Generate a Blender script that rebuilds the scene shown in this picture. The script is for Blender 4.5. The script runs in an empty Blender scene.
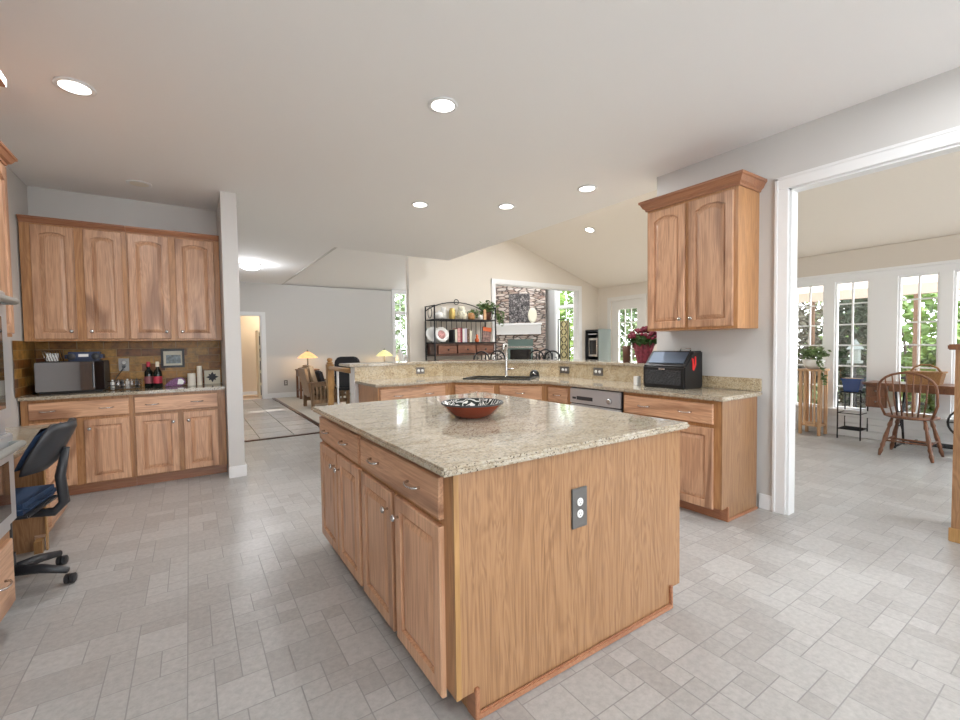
import bpy, bmesh, math, random
from mathutils import Vector, Matrix
random.seed(7)
SC = bpy.context.scene
COL = SC.collection
PI = math.pi
# ------------------------------------------------------------------ camera
def cam_axes(yaw, pitch, roll):
    f = Vector((math.sin(yaw)*math.cos(pitch), math.cos(yaw)*math.cos(pitch), math.sin(pitch)))
    r = Vector((math.cos(yaw), -math.sin(yaw), 0)); u = r.cross(f)
    return r*math.cos(roll)+u*math.sin(roll), -r*math.sin(roll)+u*math.cos(roll), f
cd = bpy.data.cameras.new('camera'); cam = bpy.data.objects.new('camera', cd); COL.objects.link(cam)
R_, U_, F_ = cam_axes(0.58438, -0.03556, -0.01353)
m = Matrix((R_, U_, -F_)).transposed().to_4x4(); m.translation = (0, 0, 1.31)
cam.matrix_world = m
cd.sensor_width = 36; cd.lens = 439.17/960*36; cd.clip_start = 0.02; cd.clip_end = 200
SC.camera = cam
# ------------------------------------------------------------------ world, exposure
w = bpy.data.worlds.new('world'); SC.world = w; w.use_nodes = True
nt = w.node_tree; nt.nodes.clear()
wo = nt.nodes.new('ShaderNodeOutputWorld'); bg = nt.nodes.new('ShaderNodeBackground')
tc = nt.nodes.new('ShaderNodeTexCoord'); sp = nt.nodes.new('ShaderNodeSeparateXYZ'); rp = nt.nodes.new('ShaderNodeValToRGB')
nt.links.new(tc.outputs['Generated'], sp.inputs[0]); nt.links.new(sp.outputs['Z'], rp.inputs[0]); nt.links.new(rp.outputs[0], bg.inputs[0])
rp.color_ramp.elements[0].position = 0.0; rp.color_ramp.elements[0].color = (.95, .98, 1.0, 1)
rp.color_ramp.elements[1].position = 0.6; rp.color_ramp.elements[1].color = (0.72, 0.85, 1.0, 1)
bg.inputs[1].default_value = 7.0
nt.links.new(bg.outputs[0], wo.inputs[0])
SC.view_settings.view_transform = 'Standard'; SC.view_settings.look = 'None'
SC.view_settings.gamma = 1; SC.view_settings.use_curve_mapping = False
SC.view_settings.exposure = 0.05
SC.cycles.max_bounces = 12; SC.cycles.diffuse_bounces = 7; SC.cycles.glossy_bounces = 4
SC.cycles.transparent_max_bounces = 16; SC.cycles.sample_clamp_indirect = 8
CAN_W = 16.0
def portal(loc, rot, sx, sy, power, color=(1, .98, .95)):
    l = bpy.data.lights.new('daylight', 'AREA'); l.shape = 'RECTANGLE'; l.size = sx; l.size_y = sy
    l.cycles.is_portal = True
    o = bpy.data.objects.new('daylight', l); o.location = loc; o.rotation_euler = rot; COL.objects.link(o)
sun = bpy.data.lights.new('sun', 'SUN'); sun.energy = 6.0; sun.angle = 0.02; sun.color = (1, .95, .86)
so = bpy.data.objects.new('sun', sun); so.rotation_euler = (math.radians(28), math.radians(20), 0); COL.objects.link(so)
portal((7.7, 0.4, 1.25), (0, math.radians(90), 0), 1.9, 5.2, 0)
portal((1.2, -3.3, 1.35), (math.radians(90), 0, 0), 4.4, 2.3, 0)
portal((8.75, 6.65, 1.3), (0, math.radians(90), 0), 2.2, 0.8, 0)
portal((8.75, 4.8, 1.4), (0, math.radians(90), 0), 2.0, 1.6, 0)
portal((5.7, -2.75, 1.4), (math.radians(90), 0, 0), 2.6, 2.0, 0)
portal((10.7, 10.6, 1.8), (0, math.radians(90), 0), 2.6, 1.0, 0)
# ------------------------------------------------------------------ materials
def newmat(name):
    mt = bpy.data.materials.new(name); mt.use_nodes = True; n = mt.node_tree
    return mt, n, n.nodes['Principled BSDF']
def plain(name, col, rough=.5, metal=0, emit=None, es=0, bump=0, bs=60, var=0, coat=0):
    mt, n, b = newmat(name)
    b.inputs['Base Color'].default_value = (*col, 1); b.inputs['Roughness'].default_value = rough
    b.inputs['Metallic'].default_value = metal; b.inputs['Coat Weight'].default_value = coat
    if emit: b.inputs['Emission Color'].default_value = (*emit, 1); b.inputs['Emission Strength'].default_value = es
    if bump or var:
        t = n.nodes.new('ShaderNodeTexCoord'); ns = n.nodes.new('ShaderNodeTexNoise'); ns.inputs['Scale'].default_value = bs; ns.inputs['Detail'].default_value = 4
        n.links.new(t.outputs['Object'], ns.inputs['Vector'])
        if bump:
            bp = n.nodes.new('ShaderNodeBump'); bp.inputs['Strength'].default_value = bump; bp.inputs['Distance'].default_value = .01
            n.links.new(ns.outputs['Fac'], bp.inputs['Height']); n.links.new(bp.outputs[0], b.inputs['Normal'])
        if var:
            r = n.nodes.new('ShaderNodeValToRGB'); n.links.new(ns.outputs['Fac'], r.inputs[0])
            r.color_ramp.elements[0].position = .3; r.color_ramp.elements[1].position = .7
            r.color_ramp.elements[0].color = (*[c*(1-var) for c in col], 1); r.color_ramp.elements[1].color = (*[min(1, c*(1+var)) for c in col], 1)
            n.links.new(r.outputs[0], b.inputs['Base Color'])
    return mt
def wood(name, light, mid, dark, axis='z', rough=.38, figure=1.0, streak=.5, objvar=.22):
    mt, n, b = newmat(name); N = n.nodes.new; L = n.links.new
    t = N('ShaderNodeTexCoord'); oi = N('ShaderNodeObjectInfo')
    add = N('ShaderNodeVectorMath'); add.operation = 'ADD'
    mul = N('ShaderNodeVectorMath'); mul.operation = 'SCALE'; mul.inputs[0].default_value = (13.1, 7.7, 5.3)
    L(oi.outputs['Random'], mul.inputs['Scale']); L(t.outputs['Object'], add.inputs[0]); L(mul.outputs[0], add.inputs[1])
    def mp(a, c):
        k = N('ShaderNodeMapping'); s = [a, a, a]; s['xyz'.index(axis)] = c; k.inputs['Scale'].default_value = s
        L(add.outputs[0], k.inputs['Vector']); return k
    n1 = N('ShaderNodeTexNoise'); n1.inputs['Scale'].default_value = 1; n1.inputs['Detail'].default_value = 3; n1.inputs['Distortion'].default_value = 1.2*figure
    L(mp(9, .9).outputs[0], n1.inputs['Vector'])
    n2 = N('ShaderNodeTexNoise'); n2.inputs['Scale'].default_value = 1; n2.inputs['Detail'].default_value = 4; n2.inputs['Distortion'].default_value = .4
    L(mp(130, 4).outputs[0], n2.inputs['Vector'])
    n3 = N('ShaderNodeTexNoise'); n3.inputs['Scale'].default_value = 1; n3.inputs['Detail'].default_value = 2; n3.inputs['Distortion'].default_value = 1.5
    L(mp(5, .8).outputs[0], n3.inputs['Vector'])
    # cathedral rings
    sn = N('ShaderNodeMath'); sn.operation = 'MULTIPLY'; sn.inputs[1].default_value = 60; L(n1.outputs['Fac'], sn.inputs[0])
    si = N('ShaderNodeMath'); si.operation = 'SINE'; L(sn.outputs[0], si.inputs[0])
    ma = N('ShaderNodeMath'); ma.operation = 'MULTIPLY_ADD'; ma.inputs[1].default_value = .10*figure; L(si.outputs[0], ma.inputs[0]); L(n2.outputs['Fac'], ma.inputs[2])
    r = N('ShaderNodeValToRGB'); e = r.color_ramp.elements
    e[0].position = .22; e[0].color = (*mid, 1); e[1].position = .66; e[1].color = (*light, 1)
    L(ma.outputs[0], r.inputs[0])
    r3 = N('ShaderNodeValToRGB'); r3.color_ramp.elements[0].position = .54; r3.color_ramp.elements[0].color = (0, 0, 0, 1); r3.color_ramp.elements[1].position = .68; r3.color_ramp.elements[1].color = (1, 1, 1, 1)
    L(n3.outputs['Fac'], r3.inputs[0])
    st = N('ShaderNodeMath'); st.operation = 'MULTIPLY'; st.inputs[1].default_value = min(1, streak*1.35); L(r3.outputs[0], st.inputs[0])
    mx = N('ShaderNodeMix'); mx.data_type = 'RGBA'; L(st.outputs[0], mx.inputs[0]); L(r.outputs[0], mx.inputs[6]); mx.inputs[7].default_value = (*dark, 1)
    hs = N('ShaderNodeHueSaturation'); mr = N('ShaderNodeMapRange'); L(oi.outputs['Random'], mr.inputs[0]); mr.inputs[3].default_value = 1-objvar/2; mr.inputs[4].default_value = 1+objvar/2
    L(mr.outputs[0], hs.inputs['Value']); L(mx.outputs[2], hs.inputs['Color']); L(hs.outputs[0], b.inputs['Base Color'])
    b.inputs['Roughness'].default_value = rough; b.inputs['Coat Weight'].default_value = .15; b.inputs['Coat Roughness'].default_value = .25
    bp = N('ShaderNodeBump'); bp.inputs['Strength'].default_value = .12; bp.inputs['Distance'].default_value = .004
    L(n2.outputs['Fac'], bp.inputs['Height']); L(bp.outputs[0], b.inputs['Normal'])
    return mt
def granite(name, cols, rough=.12, scale=1.0):
    mt, n, b = newmat(name); N = n.nodes.new; L = n.links.new
    t = N('ShaderNodeTexCoord')
    kx = N('ShaderNodeMapping'); kx.inputs['Scale'].default_value = (1, 1.9, 1.4); kx.inputs['Rotation'].default_value = (0, 0, .55); L(t.outputs['Object'], kx.inputs['Vector'])
    def noise(s, d=5, dist=0):
        k = N('ShaderNodeTexNoise'); k.inputs['Scale'].default_value = s*scale; k.inputs['Detail'].default_value = d; k.inputs['Distortion'].default_value = dist
        k.inputs['Roughness'].default_value = .65; L(kx.outputs[0], k.inputs['Vector']); return k
    a = noise(7, 6, .8); c = noise(55, 4); v = N('ShaderNodeTexVoronoi'); v.inputs['Scale'].default_value = 130*scale; L(t.outputs['Object'], v.inputs['Vector'])
    mm = N('ShaderNodeMix'); mm.data_type = 'FLOAT'; mm.inputs[0].default_value = .55; L(a.outputs['Fac'], mm.inputs[2]); L(c.outputs['Fac'], mm.inputs[3])
    r = N('ShaderNodeValToRGB'); e = r.color_ramp.elements
    e[0].position = .34; e[0].color = (*cols[2], 1); e[1].position = .56; e[1].color = (*cols[0], 1); q = e.new(.45); q.color = (*cols[1], 1)
    L(mm.outputs[0], r.inputs[0])
    f = noise(95, 2); r2 = N('ShaderNodeValToRGB'); r2.color_ramp.elements[0].position = .35; r2.color_ramp.elements[0].color = (1, 1, 1, 1); r2.color_ramp.elements[1].position = .42; r2.color_ramp.elements[1].color = (0, 0, 0, 1)
    L(f.outputs['Fac'], r2.inputs[0])
    mx = N('ShaderNodeMix'); mx.data_type = 'RGBA'; L(r2.outputs[0], mx.inputs[0]); L(r.outputs[0], mx.inputs[6]); mx.inputs[7].default_value = (*cols[3], 1)
    m2 = N('ShaderNodeMix'); m2.data_type = 'RGBA'; m2.blend_type = 'MULTIPLY'; m2.inputs[0].default_value = .2
    L(mx.outputs[2], m2.inputs[6]); bw = N('ShaderNodeRGBToBW'); L(v.outputs['Color'], bw.inputs[0]); L(bw.outputs[0], m2.inputs[7]); L(m2.outputs[2], b.inputs['Base Color'])
    b.inputs['Roughness'].default_value = rough
    return mt
def tile_mat(name, c1, c2, c3, grout, gw, rough=.35, bump=.3, low=.78, ns_=22):
    # uses UV maps: 'd' = (u,v) metres from tile corner, 's' = tile size, colour attr random
    mt, n, b = newmat(name); N = n.nodes.new; L = n.links.new
    ud = N('ShaderNodeUVMap'); ud.uv_map = 'd'; us = N('ShaderNodeUVMap'); us.uv_map = 's'; ur = N('ShaderNodeUVMap'); ur.uv_map = 'r'
    sub = N('ShaderNodeVectorMath'); sub.operation = 'SUBTRACT'; L(us.outputs[0], sub.inputs[0]); L(ud.outputs[0], sub.inputs[1])
    mn = N('ShaderNodeVectorMath'); mn.operation = 'MINIMUM'; L(sub.outputs[0], mn.inputs[0]); L(ud.outputs[0], mn.inputs[1])
    s = N('ShaderNodeSeparateXYZ'); L(mn.outputs[0], s.inputs[0])
    m1 = N('ShaderNodeMath'); m1.operation = 'MINIMUM'; L(s.outputs[0], m1.inputs[0]); L(s.outputs[1], m1.inputs[1])
    mr = N('ShaderNodeMapRange'); mr.inputs[1].default_value = gw*.55; mr.inputs[2].default_value = gw*1.25; L(m1.outputs[0], mr.inputs[0])
    t = N('ShaderNodeTexCoord'); ns = N('ShaderNodeTexNoise'); ns.inputs['Scale'].default_value = ns_; ns.inputs['Detail'].default_value = 7; ns.inputs['Roughness'].default_value = .7; L(t.outputs['Object'], ns.inputs['Vector'])
    sr = N('ShaderNodeSeparateXYZ'); L(ur.outputs[0], sr.inputs[0])
    r = N('ShaderNodeValToRGB'); e = r.color_ramp.elements; e[0].color = (*c1, 1); e[1].color = (*c3, 1); q = e.new(.5); q.color = (*c2, 1)
    L(sr.outputs[0], r.inputs[0])
    r2 = N('ShaderNodeValToRGB'); r2.color_ramp.elements[0].position = .3; r2.color_ramp.elements[0].color = (low, low, low, 1); r2.color_ramp.elements[1].position = .62; r2.color_ramp.elements[1].color = (1, 1, 1, 1); L(ns.outputs['Fac'], r2.inputs[0])
    mu = N('ShaderNodeMix'); mu.data_type = 'RGBA'; mu.blend_type = 'MULTIPLY'; mu.inputs[0].default_value = .8; L(r.outputs[0], mu.inputs[6]); L(r2.outputs[0], mu.inputs[7])
    mx = N('ShaderNodeMix'); mx.data_type = 'RGBA'; L(mr.outputs[0], mx.inputs[0]); mx.inputs[6].default_value = (*grout, 1); L(mu.outputs[2], mx.inputs[7])
    L(mx.outputs[2], b.inputs['Base Color']); b.inputs['Roughness'].default_value = rough
    ad = N('ShaderNodeMath'); ad.operation = 'MULTIPLY_ADD'; ad.inputs[1].default_value = .25; L(ns.outputs['Fac'], ad.inputs[0]); L(mr.outputs[0], ad.inputs[2])
    bp = N('ShaderNodeBump'); bp.inputs['Strength'].default_value = bump; bp.inputs['Distance'].default_value = .004; L(ad.outputs[0], bp.inputs['Height']); L(bp.outputs[0], b.inputs['Normal'])
    return mt
def glass_mat(name, tint=(1, 1, 1), refl=.07):
    mt = bpy.data.materials.new(name); mt.use_nodes = True; n = mt.node_tree; n.nodes.clear()
    o = n.nodes.new('ShaderNodeOutputMaterial'); tr = n.nodes.new('ShaderNodeBsdfTransparent'); tr.inputs[0].default_value = (*tint, 1)
    gl = n.nodes.new('ShaderNodeBsdfGlossy'); gl.inputs['Roughness'].default_value = .02; mx = n.nodes.new('ShaderNodeMixShader'); mx.inputs[0].default_value = refl
    n.links.new(tr.outputs[0], mx.inputs[1]); n.links.new(gl.outputs[0], mx.inputs[2]); n.links.new(mx.outputs[0], o.inputs[0])
    return mt
MW = dict(light=(.64, .375, .225), mid=(.44, .235, .135), dark=(.20, .085, .042))
hick_v = wood('hickory vertical', axis='z', **MW)
hick_h = wood('hickory horizontal', axis='x', **MW)
hick_frame = wood('hickory frame', (.46, .235, .10), (.31, .145, .058), (.2, .085, .035), streak=.3)
oak_panel = wood('oak veneer', (.37, .20, .095), (.235, .115, .05), (.26, .13, .06), figure=1.3, streak=.15, rough=.33)
crown_m = wood('stained crown', (.40, .185, .095), (.30, .12, .06), (.24, .09, .05), axis='x', streak=.3)
darkwood = wood('walnut dark', (.10, .045, .03), (.05, .02, .015), (.03, .015, .01), axis='x')
chairwood = wood('chair brown wood', (.20, .08, .035), (.115, .042, .018), (.06, .022, .01))
missionwood = wood('mission oak', (.30, .18, .095), (.20, .115, .06), (.13, .07, .035))
pinewood = wood('pale pine', (.60, .37, .20), (.47, .27, .14), (.38, .2, .1), streak=.2)
oakpost = wood('golden oak', (.48, .27, .10), (.34, .18, .06), (.25, .12, .04))
gran = granite('gold granite', ((.55, .49, .395), (.45, .375, .27), (.25, .19, .12), (.09, .065, .05)), rough=.07)
gran_d = granite('gold granite splash', ((.62, .52, .36), (.52, .40, .24), (.20, .13, .07), (.06, .04, .03)), rough=.18)
floor_t = tile_mat('kitchen vinyl tile', (.40, .38, .36), (.445, .43, .41), (.49, .475, .455), (.29, .28, .27), .0024, rough=.30, low=.72, ns_=38)
foyer_t = tile_mat('foyer stone tile', (.42, .40, .39), (.47, .45, .44), (.52, .50, .48), (.16, .14, .12), .006, rough=.25)
slate_t = tile_mat('slate wall tile', (.20, .06, .012), (.42, .19, .03), (.56, .31, .07), (.36, .25, .12), .0028, rough=.42, low=.12, ns_=14, bump=.5)
paint = plain('greige wall paint', (.605, .59, .57), .75, bump=.03, bs=250)
paint_w = plain('warm beige wall paint', (.72, .66, .58), .75, bump=.03, bs=250)
paint_c = plain('ceiling paint', (.86, .85, .84), .8, bump=.02, bs=250)
paint_cw = plain('warm ceiling paint', (.80, .74, .66), .8)
white = plain('white trim paint', (.80, .80, .80), .4)
whited = plain('white door paint', (.72, .70, .66), .4)
carpet = plain('beige carpet', (.55, .50, .43), .95, bump=.5, bs=300, var=.08)
rubber = plain('black rubber', (.02, .02, .022), .45)
black = plain('black enamel', (.012, .012, .013), .45, bump=.05, bs=90)
blackmatte = plain('black plastic', (.03, .031, .035), .4)
iron = plain('wrought iron', (.02, .02, .022), .45, metal=.5)
chrome = plain('brushed nickel', (.62, .61, .60), .25, metal=1)
steel = plain('stainless steel', (.52, .52, .53), .3, metal=.55, bump=.02, bs=200)
sinkm = plain('dark sink', (.05, .048, .045), .35, metal=.2)
bronze = plain('pewter plate', (.20, .19, .18), .35, metal=.7)
glassm = glass_mat('window glass'); 
darkglass = plain('black glass', (.006, .006, .008), .03, coat=.5)
mirrorglass = plain('mirrored oven glass', (.30, .30, .31), .04, metal=.85)
whitep = plain('white porcelain', (.80, .79, .76), .2)
cream = plain('cream wax', (.80, .76, .66), .5)
M = dict(red=plain('terracotta red glaze', (.20, .04, .018), .15), leather=plain('black leather', (.015, .016, .02), .35, bump=.2, bs=120),
    denim=plain('navy fabric', (.02, .045, .10), .9, bump=.3, bs=200, var=.35), tan=plain('tan suede', (.36, .26, .17), .9, var=.1),
    blueglaze=plain('blue glaze', (.02, .06, .22), .2), foil=plain('crimson foil', (.26, .05, .08), .3, metal=.3, var=.5, bs=30),
    flower=plain('burgundy petals', (.16, .012, .03), .7), green=plain('leaf green', (.05, .12, .025), .6, var=.5, bs=9),
    green2=plain('pale leaf green', (.12, .18, .06), .6, var=.5, bs=12), green3=plain('garden green', (.17, .26, .05), .6, var=.5, bs=2),
    green4=plain('dark garden green', (.018, .035, .013), .7, var=.5, bs=3), bark=plain('bark', (.10, .07, .05), .9, bump=.5, bs=30),
    purple=plain('purple mosaic', (.20, .06, .18), .4, var=.7, bs=80), bottle=plain('dark bottle glass', (.006, .01, .008), .06),
    labelred=plain('red label', (.45, .03, .06), .5), labeldark=plain('wine label', (.25, .08, .09), .5), basket=plain('woven basket', (.30, .15, .055), .7, bump=.8, bs=90, var=.35),
    redp=plain('red paint', (.75, .02, .02), .4), navy=plain('navy plastic', (.03, .045, .10), .35), lawn=plain('lawn', (.14, .19, .07), .95, var=.3, bs=3),
    awning=plain('beige awning cloth', (.45, .34, .27), .85), post=plain('cedar post', (.17, .09, .05), .8), grey=plain('grey green board', (.24, .27, .25), .6),
    card=plain('cream card', (.72, .68, .55), .5), ink=plain('dark ink', (.03, .03, .04), .5), orange=plain('orange paint', (.60, .12, .03), .5),
    candle=cream, gold=plain('aged gold', (.55, .40, .13), .4, metal=.5), terracotta=plain('brown pot', (.12, .05, .03), .6), pink=plain('rose print', (.60, .30, .28), .5, var=.4, bs=40))
stone = None
def stone_mat(name, a, b_, c, dark, sx=4, sz=13):
    mt, n, b = newmat(name); N = n.nodes.new; L = n.links.new
    t = N('ShaderNodeTexCoord'); k = N('ShaderNodeMapping'); k.inputs['Scale'].default_value = (sx, sx, sz); L(t.outputs['Object'], k.inputs['Vector'])
    ns = N('ShaderNodeTexNoise'); ns.inputs['Scale'].default_value = 3; L(k.outputs[0], ns.inputs['Vector'])
    ad = N('ShaderNodeMix'); ad.data_type = 'RGBA'; ad.inputs[0].default_value = .2; L(k.outputs[0], ad.inputs[6]); L(ns.outputs['Color'], ad.inputs[7])
    v = N('ShaderNodeTexVoronoi'); v.feature = 'DISTANCE_TO_EDGE'; v.inputs['Scale'].default_value = 1.25; L(ad.outputs[2], v.inputs['Vector'])
    v2 = N('ShaderNodeTexVoronoi'); v2.inputs['Scale'].default_value = 1.25; L(ad.outputs[2], v2.inputs['Vector'])
    s = N('ShaderNodeSeparateColor'); L(v2.outputs['Color'], s.inputs[0])
    r = N('ShaderNodeValToRGB'); e = r.color_ramp.elements; e[0].color = (*a, 1); e[1].color = (*c, 1); q = e.new(.5); q.color = (*b_, 1); L(s.outputs[0], r.inputs[0])
    mr = N('ShaderNodeMapRange'); mr.inputs[1].default_value = .0; mr.inputs[2].default_value = .12; L(v.outputs['Distance'], mr.inputs[0])
    mx = N('ShaderNodeMix'); mx.data_type = 'RGBA'; L(mr.outputs[0], mx.inputs[0]); mx.inputs[6].default_value = (*dark, 1); L(r.outputs[0], mx.inputs[7]); L(mx.outputs[2], b.inputs['Base Color'])
    bp = N('ShaderNodeBump'); bp.inputs['Distance'].default_value = .06; L(mr.outputs[0], bp.inputs['Height']); L(bp.outputs[0], b.inputs['Normal']); b.inputs['Roughness'].default_value = .8
    return mt
stone_m = stone_mat('stacked stone', (.36, .25, .20), (.52, .42, .36), (.62, .55, .50), (.06, .045, .04))
pebble_m = stone_mat('dark pebble panel', (.10, .09, .09), (.20, .18, .18), (.36, .33, .32), (.02, .02, .02), 14, 14)
def swirl_mat():
    mt, n, b = newmat('glazed bowl swirl'); N = n.nodes.new; L = n.links.new
    t = N('ShaderNodeTexCoord'); ns = N('ShaderNodeTexNoise'); ns.inputs['Scale'].default_value = 8; ns.inputs['Detail'].default_value = 1; ns.inputs['Distortion'].default_value = 3.5; L(t.outputs['Object'], ns.inputs['Vector'])
    mu = N('ShaderNodeMath'); mu.operation = 'MULTIPLY'; mu.inputs[1].default_value = 40; L(ns.outputs['Fac'], mu.inputs[0]); s = N('ShaderNodeMath'); s.operation = 'SINE'; L(mu.outputs[0], s.inputs[0])
    r = N('ShaderNodeValToRGB'); e = r.color_ramp.elements; e[0].position = .3; e[0].color = (.03, .035, .03, 1); e[1].position = .42; e[1].color = (.72, .70, .66, 1); L(s.outputs[0], r.inputs[0]); L(r.outputs[0], b.inputs['Base Color']); b.inputs['Roughness'].default_value = .12
    return mt
swirl = swirl_mat()
# ------------------------------------------------------------------ mesh helpers
class MB:
    def __init__(s): s.b = bmesh.new()
    def box(s, x0, y0, z0, x1, y1, z1, bev=0):
        x0, x1 = min(x0, x1), max(x0, x1); y0, y1 = min(y0, y1), max(y0, y1); z0, z1 = min(z0, z1), max(z0, z1)
        v = [s.b.verts.new(p) for p in ((x0,y0,z0),(x1,y0,z0),(x1,y1,z0),(x0,y1,z0),(x0,y0,z1),(x1,y0,z1),(x1,y1,z1),(x0,y1,z1))]
        f = [s.b.faces.new([v[i] for i in q]) for q in ((0,3,2,1),(4,5,6,7),(0,1,5,4),(1,2,6,5),(2,3,7,6),(3,0,4,7))]
        if bev: bmesh.ops.bevel(s.b, geom=list({e for g in f for e in g.edges}), offset=bev, segments=2, affect='EDGES')
        return s
    def prism(s, pts, a, b, axis='z', bev=0):
        def P(p, h): return {'z': (p[0], p[1], h), 'y': (p[0], h, p[1]), 'x': (h, p[0], p[1])}[axis]
        v0 = [s.b.verts.new(P(p, a)) for p in pts]; v1 = [s.b.verts.new(P(p, b)) for p in pts]; n = len(pts)
        fs = [s.b.faces.new(v0[::-1]), s.b.faces.new(v1)]
        for i in range(n): fs.append(s.b.faces.new((v0[i], v0[(i+1) % n], v1[(i+1) % n], v1[i])))
        bmesh.ops.recalc_face_normals(s.b, faces=fs)
        if bev: bmesh.ops.bevel(s.b, geom=list({e for g in fs for e in g.edges}), offset=bev, segments=2, affect='EDGES')
        return s
    def tube(s, pts, r, n=8, closed=False):
        pts = [Vector(p) for p in pts]; rings = []; k = len(pts)
        rr = r if isinstance(r, (list, tuple)) else [r]*k
        up = None
        for i, p in enumerate(pts):
            a = pts[(i-1) % k] if (closed or i > 0) else p; c = pts[(i+1) % k] if (closed or i < k-1) else p
            d = (c-a).normalized()
            if up is None: up = d.orthogonal().normalized()
            up = (up-d*up.dot(d));  up = up.normalized() if up.length > 1e-6 else d.orthogonal().normalized()
            sd = d.cross(up)
            rings.append([s.b.verts.new(p+(up*math.cos(2*PI*j/n)+sd*math.sin(2*PI*j/n))*rr[i]) for j in range(n)])
        for i in range(k if closed else k-1):
            A, B = rings[i], rings[(i+1) % k]
            for j in range(n): s.b.faces.new((A[j], A[(j+1) % n], B[(j+1) % n], B[j]))
        if not closed: s.b.faces.new(rings[0][::-1]); s.b.faces.new(rings[-1])
        return s
    def lathe(s, prof, c=(0, 0, 0), n=24, axis='z', cap=True):
        rings = []
        def P(r, h, a):
            x, y = r*math.cos(a), r*math.sin(a)
            q = {'z': (x, y, h), 'y': (x, h, y), 'x': (h, x, y)}[axis]
            return (q[0]+c[0], q[1]+c[1], q[2]+c[2])
        for r, h in prof: rings.append([s.b.verts.new(P(max(r, 1e-4), h, 2*PI*j/n)) for j in range(n)])
        fs = []
        for A, B in zip(rings, rings[1:]):
            for j in range(n): fs.append(s.b.faces.new((A[j], A[(j+1) % n], B[(j+1) % n], B[j])))
        if cap: fs += [s.b.faces.new(rings[0][::-1]), s.b.faces.new(rings[-1])]
        bmesh.ops.recalc_face_normals(s.b, faces=fs)
        return s
    def cyl(s, c, r, h, n=20, axis='z'): return s.lathe([(r, 0), (r, h)], c, n, axis)
    def ball(s, c, rx, ry=None, rz=None, seg=14):
        ry = ry or rx; rz = rz or rx
        bmesh.ops.create_uvsphere(s.b, u_segments=seg, v_segments=max(6, seg//2+2), radius=1, matrix=Matrix.Translation(c) @ Matrix.Diagonal((rx, ry, rz, 1)))
        return s
    def leaves(s, c, rad, n, size, seed=0, shell=.35, droop=0):
        rn = random.Random(seed)
        for _ in range(n):
            d = Vector((rn.gauss(0, 1), rn.gauss(0, 1), rn.gauss(0, 1))).normalized()*(shell+(1-shell)*rn.random())
            p = Vector((c[0]+d.x*rad[0], c[1]+d.y*rad[1], c[2]+d.z*rad[2]-droop*abs(d.x+d.y)*rad[2]*rn.random()))
            s.leaf(p, size*(.6+.8*rn.random()), rn)
        return s
    def leaf(s, p, L, rn):
        a = Vector((rn.gauss(0, 1), rn.gauss(0, 1), rn.gauss(0, .6))).normalized(); b = a.orthogonal().normalized()
        b = Matrix.Rotation(rn.random()*6.28, 3, a) @ b; nn = a.cross(b)*L*.12
        v = [s.b.verts.new(q) for q in (p-a*L*.5, p+b*L*.28+nn, p+a*L*.5, p-b*L*.28+nn)]
        s.b.faces.new((v[0], v[1], v[2])); s.b.faces.new((v[0], v[2], v[3]))
    def obj(s, name, mat, parent=None, smooth=False, mods=None):
        me = bpy.data.meshes.new(name); 
        if smooth is False: pass
        s.b.normal_update(); s.b.to_mesh(me); s.b.free()
        o = bpy.data.objects.new(name, me); COL.objects.link(o); me.materials.append(mat)
        if smooth:
            for p in me.polygons: p.use_smooth = True
            if smooth == 'auto':
                try: me.set_sharp_from_angle(angle=math.radians(38))
                except Exception: pass
        if parent: o.parent = parent
        return o
def thing(name, label, cat, loc=(0, 0, 0), rz=0, group=None):
    o = bpy.data.objects.new(name, None); o.empty_display_size = .1; COL.objects.link(o); o.location = loc; o.rotation_euler = (0, 0, rz)
    o['label'] = label; o['category'] = cat
    if group: o['group'] = group
    return o
def tag(o, label, cat, group=None):
    o['label'] = label; o['category'] = cat
    if group: o['group'] = group
    return o
def struct(o): o['kind'] = 'structure'; return o
def kids(o): return [c for c in COL.objects if c.parent == o]
def dup(o, parent=None):
    ch = kids(o); c = o.copy(); COL.objects.link(c); c.parent = parent
    for k in ch: dup(k, c)
    return c
def dupt(o, loc, rz, label, group=None):
    c = dup(o); c.location = loc; c.rotation_euler = (0, 0, rz); c['label'] = label
    if group: c['group'] = group
    return c
def wall_x(name, x0, x1, y0, y1, z0, z1, mat, holes=()):   # wall in a plane x = const with rectangular holes (ya,yb,za,zb)
    b = MB(); holes = sorted(holes); y = y0
    for (ya, yb, za, zb) in holes:
        if ya > y: b.box(x0, y, z0, x1, ya, z1)
        if za > z0: b.box(x0, ya, z0, x1, yb, za)
        if zb < z1: b.box(x0, ya, zb, x1, yb, z1)
        y = yb
    if y < y1: b.box(x0, y, z0, x1, y1, z1)
    return struct(b.obj(name, mat))
def wall_y(name, y0, y1, x0, x1, z0, z1, mat, holes=()):
    b = MB(); holes = sorted(holes); x = x0
    for (xa, xb, za, zb) in holes:
        if xa > x: b.box(x, y0, z0, xa, y1, z1)
        if za > z0: b.box(xa, y0, z0, xb, y1, za)
        if zb < z1: b.box(xa, y0, zb, xb, y1, z1)
        x = xb
    if x < x1: b.box(x, y0, z0, x1, y1, z1)
    return struct(b.obj(name, mat))
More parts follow.
